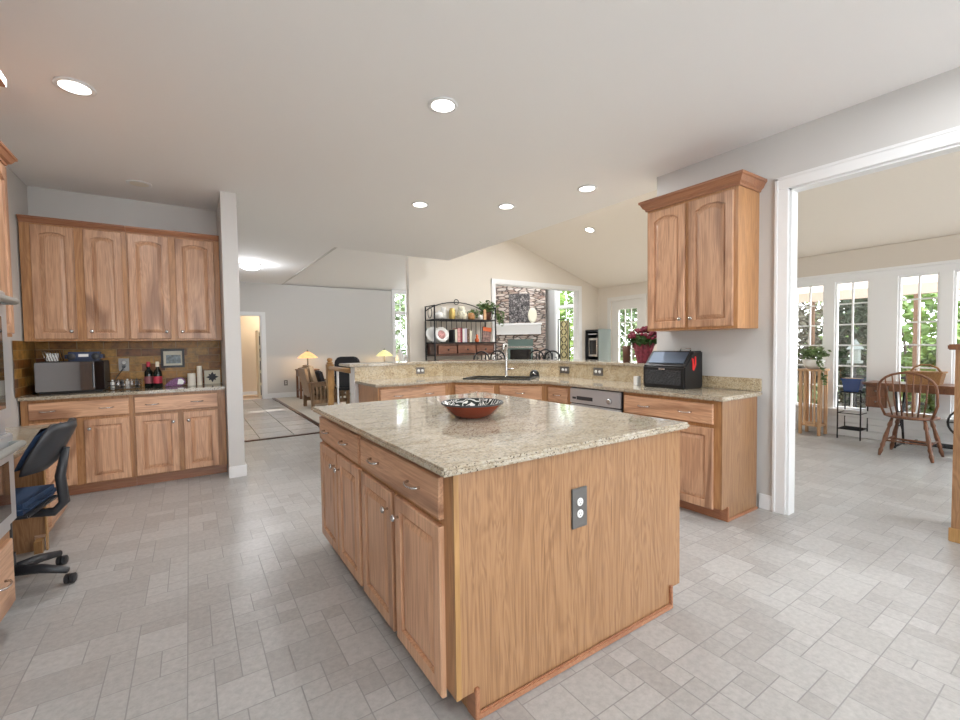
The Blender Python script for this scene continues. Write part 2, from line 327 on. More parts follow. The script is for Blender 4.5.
def tiles(name, x0, y0, x1, y1, unit, sizes, mat, z=0, seed=1, ox=0, oy=0, skip=None, plane='z', frame=None, running=None):
    rn = random.Random(seed); nx = int(round((x1-x0)/unit)); ny = int(round((y1-y0)/unit)); occ = set(); T = []
    if running:
        tw, th = running; r = 0; y = y0
        while y < y1-1e-6:
            x = x0-(tw/2 if r % 2 else 0)
            while x < x1-1e-6:
                T.append((max(x, x0), y, min(x+tw, x1), min(y+th, y1))); x += tw
            y += th; r += 1
    else:
        for j in range(ny):
            for i in range(nx):
                if (i, j) in occ: continue
                rn.shuffle(sizes)
                for (a, c) in sizes+[(1, 1)]:
                    if i+a > nx or j+c > ny: continue
                    if (i//10 != (i+a-1)//10): continue
                    if all((i+p, j+q) not in occ for p in range(a) for q in range(c)): break
                for p in range(a):
                    for q in range(c): occ.add((i+p, j+q))
                T.append((x0+i*unit, y0+j*unit, x0+(i+a)*unit, y0+(j+c)*unit))
    bm = bmesh.new(); ld = bm.loops.layers.uv.new('d'); ls = bm.loops.layers.uv.new('s'); lr = bm.loops.layers.uv.new('r')
    for (a, b_, c, d) in T:
        if skip and skip((a+c)/2, (b_+d)/2): continue
        P = [(a, b_), (c, b_), (c, d), (a, d)]
        f = bm.faces.new([bm.verts.new(frame(*p) if frame else (p[0], p[1], z)) for p in P]); rr = rn.random()
        for l, p in zip(f.loops, P):
            l[ld].uv = (p[0]-a, p[1]-b_); l[ls].uv = (c-a, d-b_); l[lr].uv = (rr, rr)
    me = bpy.data.meshes.new(name); bm.to_mesh(me); bm.free(); me.materials.append(mat)
    o = bpy.data.objects.new(name, me); COL.objects.link(o); return struct(o)
def bool_cut(o, cutter_mb):
    c = cutter_mb.obj('cut', white); md = o.modifiers.new('b', 'BOOLEAN'); md.object = c; md.solver = 'EXACT'
    bpy.context.view_layer.update(); dg = bpy.context.evaluated_depsgraph_get()
    me = bpy.data.meshes.new_from_object(o.evaluated_get(dg)); o.modifiers.clear(); o.data = me; bpy.data.objects.remove(c)
#==BODY==
# ------------------------------------------------------------------ structure
XR, XL, YN, YB = 3.70, -1.22, 5.80, -3.2
struct(MB().box(-1.5, -3.4, -.12, 12, 13.9, -.006).obj('floor_base', carpet))
tiles('floor_kitchen', -1.886, -3.2, 7.5, 6.85, .092, [(2, 1), (1, 2), (2, 2), (1, 1), (3, 2), (2, 2), (1, 1)], floor_t, z=0,
      skip=lambda x, y: x < -1.35 or (x > 3.95 and y > 3.1) or (x > 3.95 and y < -2.6))
def fy(name, x0, y0, x1, y1): tiles(name, x0, y0, x1, y1, .46, [(1, 1)], foyer_t, z=0, seed=5)
fy('floor_foyer', .35, 6.93, 1.73, 12.4)
struct(MB().box(1.90, 6.93, -.006, 10.4, 12.4, .004).box(3.95, 3.12, -.006, 8.5, 6.93, .004).obj('floor_carpet', carpet))
struct(MB().box(.3, 12.4, -.006, 3.0, 13.8, .004).obj('floor_hall', plain('hall carpet', (.62, .47, .34), .9)))
struct(MB().box(.44, 6.85, 0, 3.96, 6.93, .012, .003).obj('trim_1', darkwood))
struct(MB().box(1.73, 6.93, 0, 1.80, 12.3, .012, .003).obj('trim_2', darkwood))
struct(MB().box(1.80, 6.93, -.006, 1.90, 12.3, .004).obj('floor_edge', carpet))
# kitchen walls
wall_x('wall_left', XL-.12, XL, YB, 5.92, 0, 2.85, paint)
wall_y('wall_niche', YN, YN+.12, XL, .30, 0, 2.85, paint)
struct(MB().box(.30, 5.04, 0, .44, 12.3, 2.93).obj('wall_column', paint))
wall_y('wall_behind', YB-.12, YB, XL-.12, 3.84, 0, 2.85, paint, [(-1.0, 3.4, .05, 2.5)])
wall_x('wall_right', XR, XR+.10, YB, 2.55, 0, 2.85, paint, [(-.95, 1.455, 0, 2.42)])
# half wall of the peninsula
T = .12
HW = [(1.56, 4.97), (2.71, 4.97), (3.68, 3.85), (3.68, 2.55)]
hwo = [(1.56, 4.97+T), (2.71+T*.41, 4.97+T), (3.68+T, 3.85+T*.41), (3.68+T, 2.55)]
struct(MB().prism(HW+hwo[::-1], 0, 1.072).obj('wall_half', white))
# ceilings
struct(MB().prism([(XL-.12, YB), (3.70, YB), (3.70, 2.55), (3.93, 2.55), (3.93, 6.98), (.3, 6.98), (.3, 5.92), (XL-.12, 5.92)], 2.85, 2.93).obj('ceiling_kitchen', paint_c))
struct(MB().box(.3, 6.98, 2.93, 2.03, 12.4, 3.0).obj('ceiling_foyer', paint_c))
struct(MB().box(3.93, 2.55, 2.85, 4.0, 6.98, 4.4).box(2.03, 6.98, 2.85, 4.0, 7.04, 5.0).box(.3, 6.92, 2.931, 2.03, 6.98, 3.0).obj('wall_soffit', paint_c))
struct(MB().box(2.03, 7.04, 2.92, 2.07, 12.3, 4.7).obj('wall_foyer_side', paint))
# rear wall, living room
wall_y('wall_rear', 12.3, 12.42, .3, 10.4, 0, 2.92, paint, [(.62, 1.53, 0, 2.1), (5.12, 5.53, 1.0, 2.88)])
struct(MB().prism([(12.42, 2.92), (7.5, 4.5), (7.5, 4.58), (12.42, 3.0)], 2.03, 7.2, 'x').obj('ceiling_living', paint_c))
struct(MB().box(7.2, 7.5, 4.5, 10.52, 12.42, 4.58).obj('ceiling_great', paint_cw))
wall_x('wall_living_step', 7.2, 7.26, 7.62, 12.3, 2.92, 4.6, paint)
wall_y('wall_rear_high', 12.3, 12.42, 7.2, 10.52, 2.92, 4.6, paint)
wall_x('wall_living_right', 10.4, 10.52, 9.7, 12.42, 0, 4.6, paint, [(10.20, 10.98, .6, 3.10)])
struct(MB().prism([(8.50, 7.63), (10.4, 9.62), (10.52, 9.70), (10.4, 9.75), (8.42, 7.72)], 0, 4.5).obj('wall_living_diagonal', paint))
ra = lambda x: 2.69+.32*(8.39-x)
b = MB()
for xa, xb, za, zb in ((3.41, 5.36, 0, None), (5.36, 7.80, 0, .8), (5.36, 7.80, 2.57, None), (7.80, 8.62, 0, None)):
    b.prism([(xa, za), (xb, za), (xb, zb or ra(xb)), (xa, zb or ra(xa))], 7.5, 7.62, 'y')
struct(b.obj('wall_rack', paint_w))
struct(MB().prism([(3.93, ra(3.93)), (8.62, ra(8.62)), (8.62, ra(8.62)+.08), (3.93, ra(3.93)+.08)], 3.0, 7.5, 'y').obj('ceiling_family', paint_cw))
wall_x('wall_family_right', 8.5, 8.62, 3.7, 7.5, 0, 2.72, paint_w, [(4.0, 5.6, .4, 2.3), (6.2, 7.1, 0, 2.3)])
# sunroom
struct(MB().prism([(3.80, 2.47), (7.57, 2.98), (8.62, 3.66), (8.62, 3.76), (7.57, 3.08), (3.80, 2.55)], 0, 4.25).obj('wall_sunroom_left', paint_w))
wall_x('wall_window', 7.45, 7.57, -2.6, 3.0, 0, 2.50, white, [(y, y+.37, .36, 2.1) for y in (-1.55, -1.05, -.38, .12, .87, 1.352, 2.0, 2.49)])
wall_y('wall_sunroom_right', -2.72, -2.6, 3.80, 7.57, 0, 3.85, paint_w, [(4.4, 7.0, .4, 2.4)])
struct(MB().box(7.42, -2.6, 2.2, 7.449, 3.0, 2.50).obj('wall_window_header', plain('shell beige paint', (.66, .60, .53), .7)))
struct(MB().prism([(3.7, 3.80), (7.6, 2.445), (7.6, 2.52), (3.7, 3.88)], -2.7, 3.1, 'y').obj('ceiling_sunroom', paint_cw))
struct(MB().box(3.70, YB, 2.931, 3.80, 2.54, 4.2).obj('wall_over_door', paint))
b = MB()
for k in range(3): b.box(7.43-.004*k, -2.6, .10+.085*k, 7.449, 3.0, .178+.085*k, .003)
struct(b.box(7.42, -2.6, 0, 7.449, 3.0, .095, .004).obj('baseboard_window', white))
b = MB().box(7.41, -2.6, 2.18, 7.449, 3.0, 2.215, .003).box(7.40, -2.6, .335, 7.449, 3.0, .36, .004)
struct(b.obj('trim_window', white))
# casings
b = MB()
for (u0, u1) in ((1.455, 1.545),):
    b.box(3.682, u0, 0, 3.70, u1, 2.42, .004).box(3.676, u1-.022, 0, 3.69, u1, 2.51, .003)
b.box(3.682, -1.0, 2.42, 3.70, 1.545, 2.51, .004).box(3.676, -1.0, 2.49, 3.69, 1.545, 2.512, .003)
b.box(3.70, 1.440, 0, 3.80, 1.455, 2.42).box(3.70, -.95, 2.405, 3.80, 1.455, 2.42)
b.box(3.80, 1.450, 0, 3.82, 1.53, 2.50)
struct(b.obj('trim_3', white))
struct(MB().box(3.685, 1.545, 0, 3.70, 1.64, .115, .004).obj('baseboard_right', white))
struct(MB().box(.295, 5.025, 0, .452, 5.04, .115, .004).box(.44, 5.04, 0, .455, 6.85, .115, .004).obj('baseboard_column', white))
struct(MB().box(1.62, 12.28, 0, 5.0, 12.3, .13, .004).obj('baseboard_rear', white))
struct(MB().box(1.53, 12.27, 0, 1.63, 12.3, 2.1, .005).box(.5, 12.27, 2.1, 1.63, 12.3, 2.2, .005).box(1.51, 12.3, 0, 1.53, 12.42, 2.1).obj('trim_4', white))
# hall behind the rear doorway
struct(MB().box(.3, 13.6, 0, 3, 13.7, 2.5).box(.28, 12.42, 0, .38, 13.6, 2.5).obj('wall_hall', plain('hall warm paint', (.70, .58, .44), .7)))
struct(MB().box(.3, 12.42, 2.4, 3, 13.7, 2.5).obj('ceiling_hall', paint_cw))
struct(MB().box(.4, 13.57, 0, 2.5, 13.6, .1).obj('baseboard_hall', white))
# rack wall opening trim
b = MB()
b.box(5.26, 7.47, .7, 5.36, 7.5, 2.67, .005).box(7.80, 7.47, .7, 7.90, 7.5, 2.67, .005).box(5.26, 7.468, 2.57, 7.90, 7.5, 2.67, .005).box(5.26, 7.45, .72, 7.90, 7.5, .8, .005)
b.box(5.36, 7.5, .8, 5.375, 7.63, 2.57).box(7.785, 7.5, .8, 7.80, 7.63, 2.57).box(5.36, 7.5, 2.555, 7.80, 7.63, 2.57)
struct(b.obj('trim_5', white))
# windows
def window(name, loc, rz, w_, h_, cols, rows, ct=.0, fr=.035, gname='pane', transom=None):
    r = bpy.data.objects.new(name, None); COL.objects.link(r); r.location = loc; r.rotation_euler = (0, 0, rz); struct(r)
    f = MB(); f.box(0, -.03, 0, fr, .03, h_).box(w_-fr, -.03, 0, w_, .03, h_).box(fr, -.03, 0, w_-fr, .03, fr).box(fr, -.03, h_-fr, w_-fr, .03, h_)
    f.obj('window_frame', white, r)
    iw = w_-2*fr; ih = h_-2*fr; b = MB()
    for i in range(1, cols): b.box(fr+iw*i/cols-.009, -.012, fr, fr+iw*i/cols+.009, .012, h_-fr)
    for j in range(1, rows): b.box(fr, -.013, fr+ih*j/rows-.009, w_-fr, .013, fr+ih*j/rows+.009)
    if transom: b.box(fr, -.05, transom-.05, w_-fr, .03, transom+.05)
    b.obj('muntin', white, r)
    MB().box(fr, -.003, fr, w_-fr, .003, h_-fr).obj('pane', glassm, r)
    if ct:
        c = MB().box(-ct, -.085, -ct*.0, 0, -.061, h_, .004).box(w_, -.085, 0, w_+ct, -.061, h_, .004).box(-ct, -.088, h_, w_+ct, -.061, h_+ct, .004).box(-ct-.02, -.10, -.04, w_+ct+.02, -.061, 0, .004)
        c.obj('casing', white, r)
    return r
k = 1
for y in (-1.55, -1.05, -.38, .12, .87, 1.352, 2.0, 2.49):
    window('window_%d' % k, (7.51, y+.37, .36), -PI/2, .37, 1.74, 2, 6, fr=.022); k += 1
window('window_%d' % k, (5.12, 12.36, 1.0), 0, .41, 1.88, 2, 6, ct=.09, fr=.03, transom=1.28); k += 1
window('window_%d' % k, (10.46, 10.98, .6), -PI/2, .78, 2.50, 2, 4, ct=.09, transom=1.93); k += 1
window('window_%d' % k, (8.56, 5.6, .4), -PI/2, 1.6, 1.9, 4, 5, ct=.09); k += 1  # unseen window, added for daylight in the family room
window('window_%d' % k, (7.0, -2.66, .4), PI, 2.6, 2.0, 5, 4, ct=.09); k += 1  # unseen side window, added to bring more daylight into the sunroom
window('window_%d' % k, (3.4, -3.26, .05), PI, 4.4, 2.45, 4, 1, ct=.09, fr=.06); k += 1  # unseen window behind the camera, added to let daylight into the kitchen
# french door in the family room
dr = bpy.data.objects.new('door_1', None); COL.objects.link(dr); dr.location = (8.56, 7.1, 0); dr.rotation_euler = (0, 0, -PI/2); struct(dr)
MB().box(0, -.03, .01, .19, .03, 2.30).box(.71, -.03, .01, .9, .03, 2.30).box(.19, -.03, .01, .71, .03, .86).box(.19, -.03, 2.09, .71, .03, 2.30).obj('door_slab', whited, dr)
b = MB()
for i in (1, 2): b.box(.19+.173*i-.01, -.014, .86, .19+.173*i+.01, .014, 2.09)
for j in (1, 2, 3): b.box(.19, -.015, .86+.3075*j-.01, .71, .015, .86+.3075*j+.01)
b.obj('muntin', whited, dr); MB().box(.19, -.003, .86, .71, .003, 2.09).obj('pane', glassm, dr)
MB().box(-.09, -.09, 0, 0, -.062, 2.3, .004).box(.9, -.09, 0, .99, -.062, 2.3, .004).box(-.09, -.092, 2.3, .99, -.062, 2.39, .004).obj('casing', whited, dr)
MB().cyl((.8, -.03, 1.0), .028, .05, 12, 'y').obj('door_handle', chrome, dr)
# niche tile splash
tiles('wall_tile', -1.22, .914, .30, 1.394, .1, [(1, 1)], slate_t, seed=3, running=(.2, .08), frame=lambda u, v: (u, 5.794, v))
tiles('wall_tile_side', 5.15, .914, 5.794, 1.394, .1, [(1, 1)], slate_t, seed=4, running=(.2, .08), frame=lambda u, v: (-1.214, u, v))
# ------------------------------------------------------------------ cabinets
def panel(parent, name, x0, x1, z0, z1, mat, arch=0, st=.054, raised=True, ydepth=.02):
    """raised-panel door or slab drawer front; front plane at y=-ydepth, back at y=0"""
    bm = bmesh.new(); K = 11 if arch else 2
    def outer(ins, y):
        a, c, d, e = x0+ins, x1-ins, z0+ins, z1-ins
        pts = [(a, d), (c, d)] + [(c+(a-c)*i/(K-1), e) for i in range(K)]
        return [(p[0], y, p[1]) for p in pts]
    def inner(ins, y, zz=0):
        a, c, d = x0+st+ins, x1-st-ins, z0+st+ins; e = z1-st-arch-ins
        pts = [(a, d), (c, d)]
        for i in range(K):
            t = i/(K-1); h = 0
            if arch:
                u = (t-.5)/.42
                h = arch*math.sqrt(max(0, 1-u*u)) if abs(u) < 1 else 0
            pts.append((c+(a-c)*t, e+h))
        return [(p[0], y, p[1]) for p in pts]
    f = -ydepth; loops = [outer(0, 0), outer(0, f+.004), outer(.004, f)]
    if raised: loops += [inner(0, f), inner(.003, f+.015), inner(.009, f+.015), inner(.014, f+.010), inner(.038, f+.002)]
    V = [[bm.verts.new(p) for p in l] for l in loops]
    for A, B in zip(V, V[1:]):
        n = len(A)
        for i in range(n): bm.faces.new((A[i], A[(i+1) % n], B[(i+1) % n], B[i]))
    bm.faces.new(V[-1]); bm.faces.new(V[0][::-1]); bmesh.ops.recalc_face_normals(bm, faces=bm.faces[:])
    me = bpy.data.meshes.new(name); bm.to_mesh(me); bm.free(); me.materials.append(mat)
    o = bpy.data.objects.new(name, me); COL.objects.link(o); o.parent = parent; return o
def knob(par, x, z, y=-.02):
    MB().lathe([(.006, 0), (.005, -.012), (.008, -.016), (.015, -.02), (.016, -.025), (.012, -.030), (.003, -.032)], (x, y, z), 14, 'y').obj('knob', chrome, par, True)
def pull(par, x, z, y=-.02, w_=.10):
    pts = [(x-w_/2, y, z), (x-w_/2+.004, y-.018, z), (x-w_*.3, y-.027, z-.002), (x, y-.03, z-.003), (x+w_*.3, y-.027, z-.002), (x+w_/2-.004, y-.018, z), (x+w_/2, y, z)]
    MB().tube(pts, [.006, .005, .004, .004, .004, .005, .006], 8).obj('pull', chrome, par, True)
def fronts(root, items):
    for it in items:
        if it[0] == 'door':
            _, a, c, d, e, kx, kz = it[:7]; arch = it[7] if len(it) > 7 else 0
            o = panel(root, 'door', a, c, d, e, hick_v, arch)
            if kx is not None: knob(o, kx, kz)
        else:
            _, a, c, d, e, ps = it
            o = panel(root, 'drawer', a, c, d, e, hick_h, raised=False)
            for p in ps: pull(o, p, (d+e)/2)
def base_cab(name, label, loc, rz, w_, d_, items, h=.884, toe=.1, tin=.07, group=None, bodymat=None):
    r = thing(name, label, 'cabinet', loc, rz, group)
    MB().prism([(0, toe), (d_-.0, toe), (d_, h), (0, h)] if False else [(0, toe), (d_, toe), (d_, h), (0, h)], 0, w_, 'x').obj('cabinet_box', bodymat or hick_frame, r)
    MB().box(.0, tin, 0, w_, d_, toe).obj('toe_kick', crown_m, r)
    fronts(r, items); return r
# island
isl = thing('kitchen_island', 'large island cabinet with plain oak end panel, four doors and two wide drawers', 'island', (.72, 3.0, 0), -PI/2)
W = 1.74; D = 1.295
MB().prism([(.0, .1), (D, .1), (D, .884), (0, .884)], 0, W-.012, 'x').box(.01, .075, 0, W-.012, D-.075, .1).obj('cabinet_box', hick_frame, isl)
MB().prism([(.075, 0), (D-.075, 0), (D-.075, .1), (D, .1), (D, .884), (0, .884), (0, .1), (.075, .1)], W-.012, W, 'x').obj('end_panel', oak_panel, isl)
MB().box(W-.004, -.001, .1, W+.003, .018, .884).obj('corner_strip', oakpost, isl)
MB().box(W, .08, 0, W+.014, D-.08, .028, .005).box(W-.05, .070, 0, W+.012, .088, .115, .003).box(W-.05, D-.088, 0, W+.012, D-.070, .115, .003).obj('shoe_moulding', crown_m, isl)
fronts(isl, [('drawer', .01, .80, .705, .852, [.20, .58]), ('drawer', .84, 1.67, .705, .852, [1.05, 1.47]),
    ('door', .01, .395, .07, .68, .355, .60), ('door', .415, .80, .07, .68, .455, .60),
    ('door', .84, 1.235, .07, .68, 1.195, .60), ('door', 1.27, 1.67, .07, .68, 1.31, .60)])
tag(MB().box(.66, 1.22, .884, 2.04, 3.03, .914, .009).obj('countertop', gran), 'polished gold granite slab on top of the kitchen island', 'countertop')
def outlet(name, label, loc, rz, w_=.075, h_=.12, plate=bronze, horiz=False, kind='outlet', group=None):
    r = thing(name, label, kind, loc, rz, group)
    if horiz: w_, h_ = h_, w_
    MB().box(-w_/2, -.007, -h_/2, w_/2, 0, h_/2, .003).obj('cover_plate', plate, r)
    for s in (-1, 1):
        c = (s*.026, 0) if horiz else (0, s*.024)
        o = MB().lathe([(.017, -.006), (.0165, -.0095), (.015, -.0105)], (c[0], 0, c[1]), 16, 'y').obj('socket', whitep, r, 'auto')
        MB().box(c[0]-.007, -.0112, c[1]-.001, c[0]-.005, -.0104, c[1]+.007).box(c[0]+.005, -.0112, c[1]-.001, c[0]+.007, -.0104, c[1]+.006).cyl((c[0], -.0112, c[1]-.007), .0025, .0008, 8, 'y').obj('slot', blackmatte, o)
    return r
o_ = outlet('wall_outlet', 'pewter plated double outlet on the island end panel', (1.307, 1.2595, .64), 0, .088, .165)
# bowl
bw = thing('decorative_bowl', 'red glazed bowl with black and white swirled inside on the island', 'bowl', (1.288, 2.03, .914))
S = .84
MB().lathe([(r*S, h*S) for r, h in [(.10, 0), (.115, .004), (.15, .03), (.185, .07), (.2, .093)]], n=40, cap=False).lathe([(.001, .001), (.10*S, 0)], n=40, cap=False).obj('bowl_body', M['red'], bw, True)
MB().lathe([(r*S, h*S) for r, h in [(.197, .093), (.18, .073), (.145, .034), (.10, .012), (.001, .008)]], n=40, cap=False).obj('bowl_inside', swirl, bw, True)
MB().lathe([(r*S, h*S) for r, h in [(.196, .091), (.199, .098), (.203, .098), (.203, .088), (.199, .086)]], n=40, cap=False).obj('rim', blackmatte, bw, True)
# right wall base cabinet
base_cab('base_cabinet', 'wooden base cabinet with wide drawer at the doorway end of the peninsula', (3.14, 2.49, 0), -PI/2, .84, .51,
    [('drawer', .02, .79, .71, .855, [.22, .58]), ('door', .02, .395, .09, .68, .36, .62), ('door', .415, .79, .09, .68, .455, .62)])
rb = [o for o in COL.objects if o.name == 'base_cabinet'][0]
MB().prism([(.07, 0), (.51, 0), (.51, .884), (0, .884), (0, .1), (.07, .1)], .84, .85, 'x').obj('end_panel', oak_panel, rb)
MB().box(.85, .08, 0, .862, .51, .022, .004).box(.80, .065, 0, .862, .082, .11, .003).obj('shoe_moulding', crown_m, rb)
# dishwasher
dw = thing('dishwasher', 'stainless steel dishwasher under the granite counter', 'dishwasher', (3.14, 3.115, 0), -PI/2)
MB().box(.005, 0, .1, .61, .5, .878).box(.02, .06, 0, .6, .5, .1).obj('dishwasher_body', blackmatte, dw)
MB().box(.008, -.03, .12, .607, 0, .72, .005).obj('door', steel, dw)
cp = MB().box(.008, -.03, .73, .607, 0, .872, .005).obj('control_panel', steel, dw)
MB().box(.10, -.034, .765, .30, -.029, .80, .002).box(.045, -.033, .77, .09, -.03, .79).obj('display', blackmatte, cp)
MB().lathe([(.026, -.03), (.025, -.05), (.02, -.055)], (.50, 0, .785), 20, 'y').obj('dial', chrome, cp, 'auto')
MB().tube([(.06, -.03, .69), (.06, -.065, .69), (.55, -.065, .69), (.55, -.03, .69)], .008, 8).obj('handle', chrome, dw, True)
base_cab('base_cabinet', 'narrow wooden base cabinet left of the dishwasher', (3.14, 3.465, 0), -PI/2, .343, .51, [('drawer', .03, .305, .71, .855, [.17]), ('door', .03, .305, .09, .68, .27, .62)])
# diagonal sink base
th = math.atan2(-.86, .665); loc = Vector((2.475, 4.33, 0)); rm = Matrix.Rotation(th, 3, 'Z')
sb = thing('sink_base_cabinet', 'diagonal wooden sink cabinet with two false drawer fronts', 'cabinet', loc, th)
poly = [tuple((rm.transposed() @ (Vector((x, y, 0))-loc))[:2]) for x, y in ((2.475, 4.33), (3.14, 3.47), (3.66, 3.47), (3.66, 3.83), (2.70, 4.94), (2.465, 4.94), (2.465, 4.33))]
MB().prism(poly, .1, .70).obj('cabinet_box', hick_frame, sb)
p2 = [tuple((rm.transposed() @ (Vector((x, y, 0))-loc))[:2]) for x, y in ((2.466, 4.33), (2.475, 4.33), (3.14, 3.47), (3.15, 3.47), (3.15, 3.48), (2.485, 4.345), (2.466, 4.345))]
MB().prism(p2, .70, .884).obj('face_frame', hick_frame, sb)
MB().box(.05, .075, 0, 1.03, .3, .1).obj('toe_kick', crown_m, sb)
fronts(sb, [('drawer', .05, .50, .715, .855, [.275]), ('drawer', .57, 1.03, .715, .855, [.80]), ('door', .05, .50, .09, .685, .46, .62), ('door', .57, 1.03, .09, .685, .61, .62)])
base_cab('base_cabinet', 'wooden base cabinet with reddish side at the open end of the peninsula', (1.60, 4.33, 0), 0, .86, .61,
    [('drawer', .02, .78, .71, .855, [.22, .58]), ('door', .02, .39, .09, .68, .35, .62), ('door', .41, .78, .09, .68, .45, .62)])
# peninsula counter
ct = MB().prism([(1.565, 4.30), (2.462, 4.30), (3.10, 3.46), (3.10, 1.615), (3.678, 1.615), (3.678, 3.845), (2.705, 4.967), (1.565, 4.97)], .884, .914, bev=.007).obj('countertop', gran)
SM = Matrix.Translation((2.985, 4.085, 0)) @ Matrix.Rotation(th, 4, 'Z')
cutp = [tuple((SM @ Vector((x, y, 0)))[:2]) for x, y in ((-.375, -.19), (.375, -.19), (.375, .20), (-.375, .20))]
bool_cut(ct, MB().prism(cutp, .8, 1.0))
tag(ct, 'long angled granite counter with sink opening around the peninsula', 'countertop')
tag(MB().box(3.682, 1.63, .914, 3.70, 2.548, 1.015, .003).obj('backsplash', gran_d), 'short granite upstand behind black bin against the right wall', 'backsplash')
q = .016
tag(MB().prism([(1.565, 4.97), (2.71, 4.97), (3.68, 3.85), (3.68, 2.55), (3.68-q, 2.55), (3.68-q, 3.85-q*.41), (2.71-q*.41, 4.97-q), (1.565, 4.97-q)], .914, 1.072).obj('backsplash', gran_d), 'tall granite splash facing the sink below the raised bar', 'backsplash')
b0 = .035; b1 = .40
tag(MB().prism([(1.50, 4.97-b0), (2.71-b0*.41, 4.97-b0), (3.68-b0, 3.85-b0*.41), (3.68-b0, 2.56), (3.68+b1, 2.64), (3.68+b1, 3.85+b1*.41), (2.71+b1*.41, 4.97+b1), (1.50, 4.97+b1)], 1.072, 1.104, bev=.007).obj('bar_top', gran), 'raised granite bar top running behind the sink', 'countertop')
snk = thing('kitchen_sink', 'dark drop in sink set in the diagonal counter', 'sink', (2.985, 4.085, .884), th)
MB().box(-.395, -.205, .031, .395, -.17, .044, .004).box(-.395, .17, .031, .395, .215, .044, .004).box(-.395, -.17, .031, -.35, .17, .044, .004).box(.35, -.17, .031, .395, .17, .044, .004).obj('rim', sinkm, snk)
MB().prism([(-.365, -.195), (.365, -.195), (.365, .195), (-.365, .195)], -.175, -.17).box(-.365, -.195, -.17, -.355, .195, 0).box(.355, -.195, -.17, .365, .195, 0).box(-.355, -.195, -.17, .355, -.185, 0).box(-.355, .185, -.17, .355, .195, 0).obj('basin', sinkm, snk)
MB().lathe([(.04, 0), (.035, .004), (.01, .002)], (0, 0, -.169), 16).obj('drain', chrome, snk, True)
fc = thing('kitchen_faucet', 'tall brushed nickel faucet behind the sink', 'faucet', (3.20, 4.26, .914), th)
MB().lathe([(.03, 0), (.03, .01), (.022, .02), (.02, .10), (.017, .12), (.016, .36), (.02, .37), (.018, .40), (.01, .405)], n=18).obj('spout', chrome, fc, 'auto')
MB().tube([(0, 0, .365), (0, -.05, .40), (0, -.11, .38), (0, -.13, .31)], [.013, .014, .014, .013], 10).obj('spray_head', chrome, fc, True)
MB().tube([(.01, 0, .09), (.05, 0, .095), (.10, -.01, .10)], [.013, .012, .008], 10).obj('lever', chrome, fc, True)
sp_ = thing('soap_caddy', 'small dark domed scrubber holder beside the faucet', 'scrubber', (3.42, 4.0, .914), th)
MB().lathe([(.055, 0), (.06, .02), (.05, .06), (.03, .08), (.004, .085)], n=18).obj('dome', black, sp_, True)
MB().tube([(-.03, -.045, .03), (0, -.06, .05), (.03, -.045, .03)], .006).obj('loop_handle', chrome, sp_, True)
outlet('wall_outlet', 'outlet in the splash below the left end of the bar', (2.385, 4.953, .995), 0, .08, .115, plate=bronze, horiz=True)
outlet('wall_outlet', 'outlet in the splash just right of the sink', (3.663, 3.74, .998), -PI/2, .08, .15, plate=bronze, horiz=True)
outlet('light_switch', 'switch plate in the splash above the dishwasher', (3.663, 3.235, .998), -PI/2, .085, .13, plate=bronze, horiz=True, kind='switch')
# upper cabinets
def upper_cab(label, loc, rz, w_, h_, d_, items, ends=(0, 0), co=.055, cs=1.0):
    r = thing('wall_cabinet', label, 'cabinet', loc, rz)
    MB().box(0, 0, 0, w_, d_, h_).obj('cabinet_box', hick_frame, r)
    fronts(r, items)
    b = MB(); L0, L1 = (-co*ends[0], w_+co*ends[1])
    prof = [(0, 0), (-.012, 0), (-.015, .015), (-.03, .028), (-.045, .06), (-.055, .066), (-.055, .085), (0, .085)]
    # mitred crown: front + ends
    rings = []
    bm = b.b
    for (y, z) in prof:
        path = []
        if ends[0]: path.append((y*1.0, d_))
        path.append((y if ends[0] else 0, y)); path.append((w_-(y if ends[1] else 0), y))
        if ends[1]: path.append((w_-y, d_))
        rings.append([bm.verts.new((px, py, h_-.02+z*cs)) for px, py in path])
    for A, B in zip(rings, rings[1:]):
        for i in range(len(A)-1): bm.faces.new((A[i], A[i+1], B[i+1], B[i]))
    bm.faces.new([q_[0] for q_ in rings]); bm.faces.new([q_[-1] for q_ in rings][::-1])
    bm.faces.new(rings[-1]+[bm.verts.new((w_, d_, h_+.065)), bm.verts.new((0, d_, h_+.065))][:0] if False else rings[-1]) if len(rings[-1]) > 2 else None
    bmesh.ops.recalc_face_normals(bm, faces=bm.faces[:])
    b.obj('crown_moulding', crown_m, r); return r
upper_cab('two door wooden wall cabinet above the black bin on the right wall', (3.385, 2.425, 1.405), -PI/2, .765, 1.063, .315,
    [('door', .02, .355, .02, 1.02, .325, .09, .033), ('door', .39, .735, .02, 1.02, .42, .09, .033)], (1, 1))
uy = 5.795-.36; 
upper_cab('left pair of arched wooden wall cabinet doors above the microwave', (-1.207, uy, 1.39), 0, .73, 1.065, .36,
    [('door', .07, .355, .02, 1.03, .32, .09, .028), ('door', .42, .695, .02, 1.03, .46, .09, .028)], cs=.6)
upper_cab('right pair of arched wooden wall cabinet doors above the candles', (-.475, uy, 1.39), 0, .77, 1.065, .36,
    [('door', .01, .33, .02, 1.03, .295, .09, .028), ('door', .385, .72, .02, 1.03, .425, .09, .028)], cs=.6)
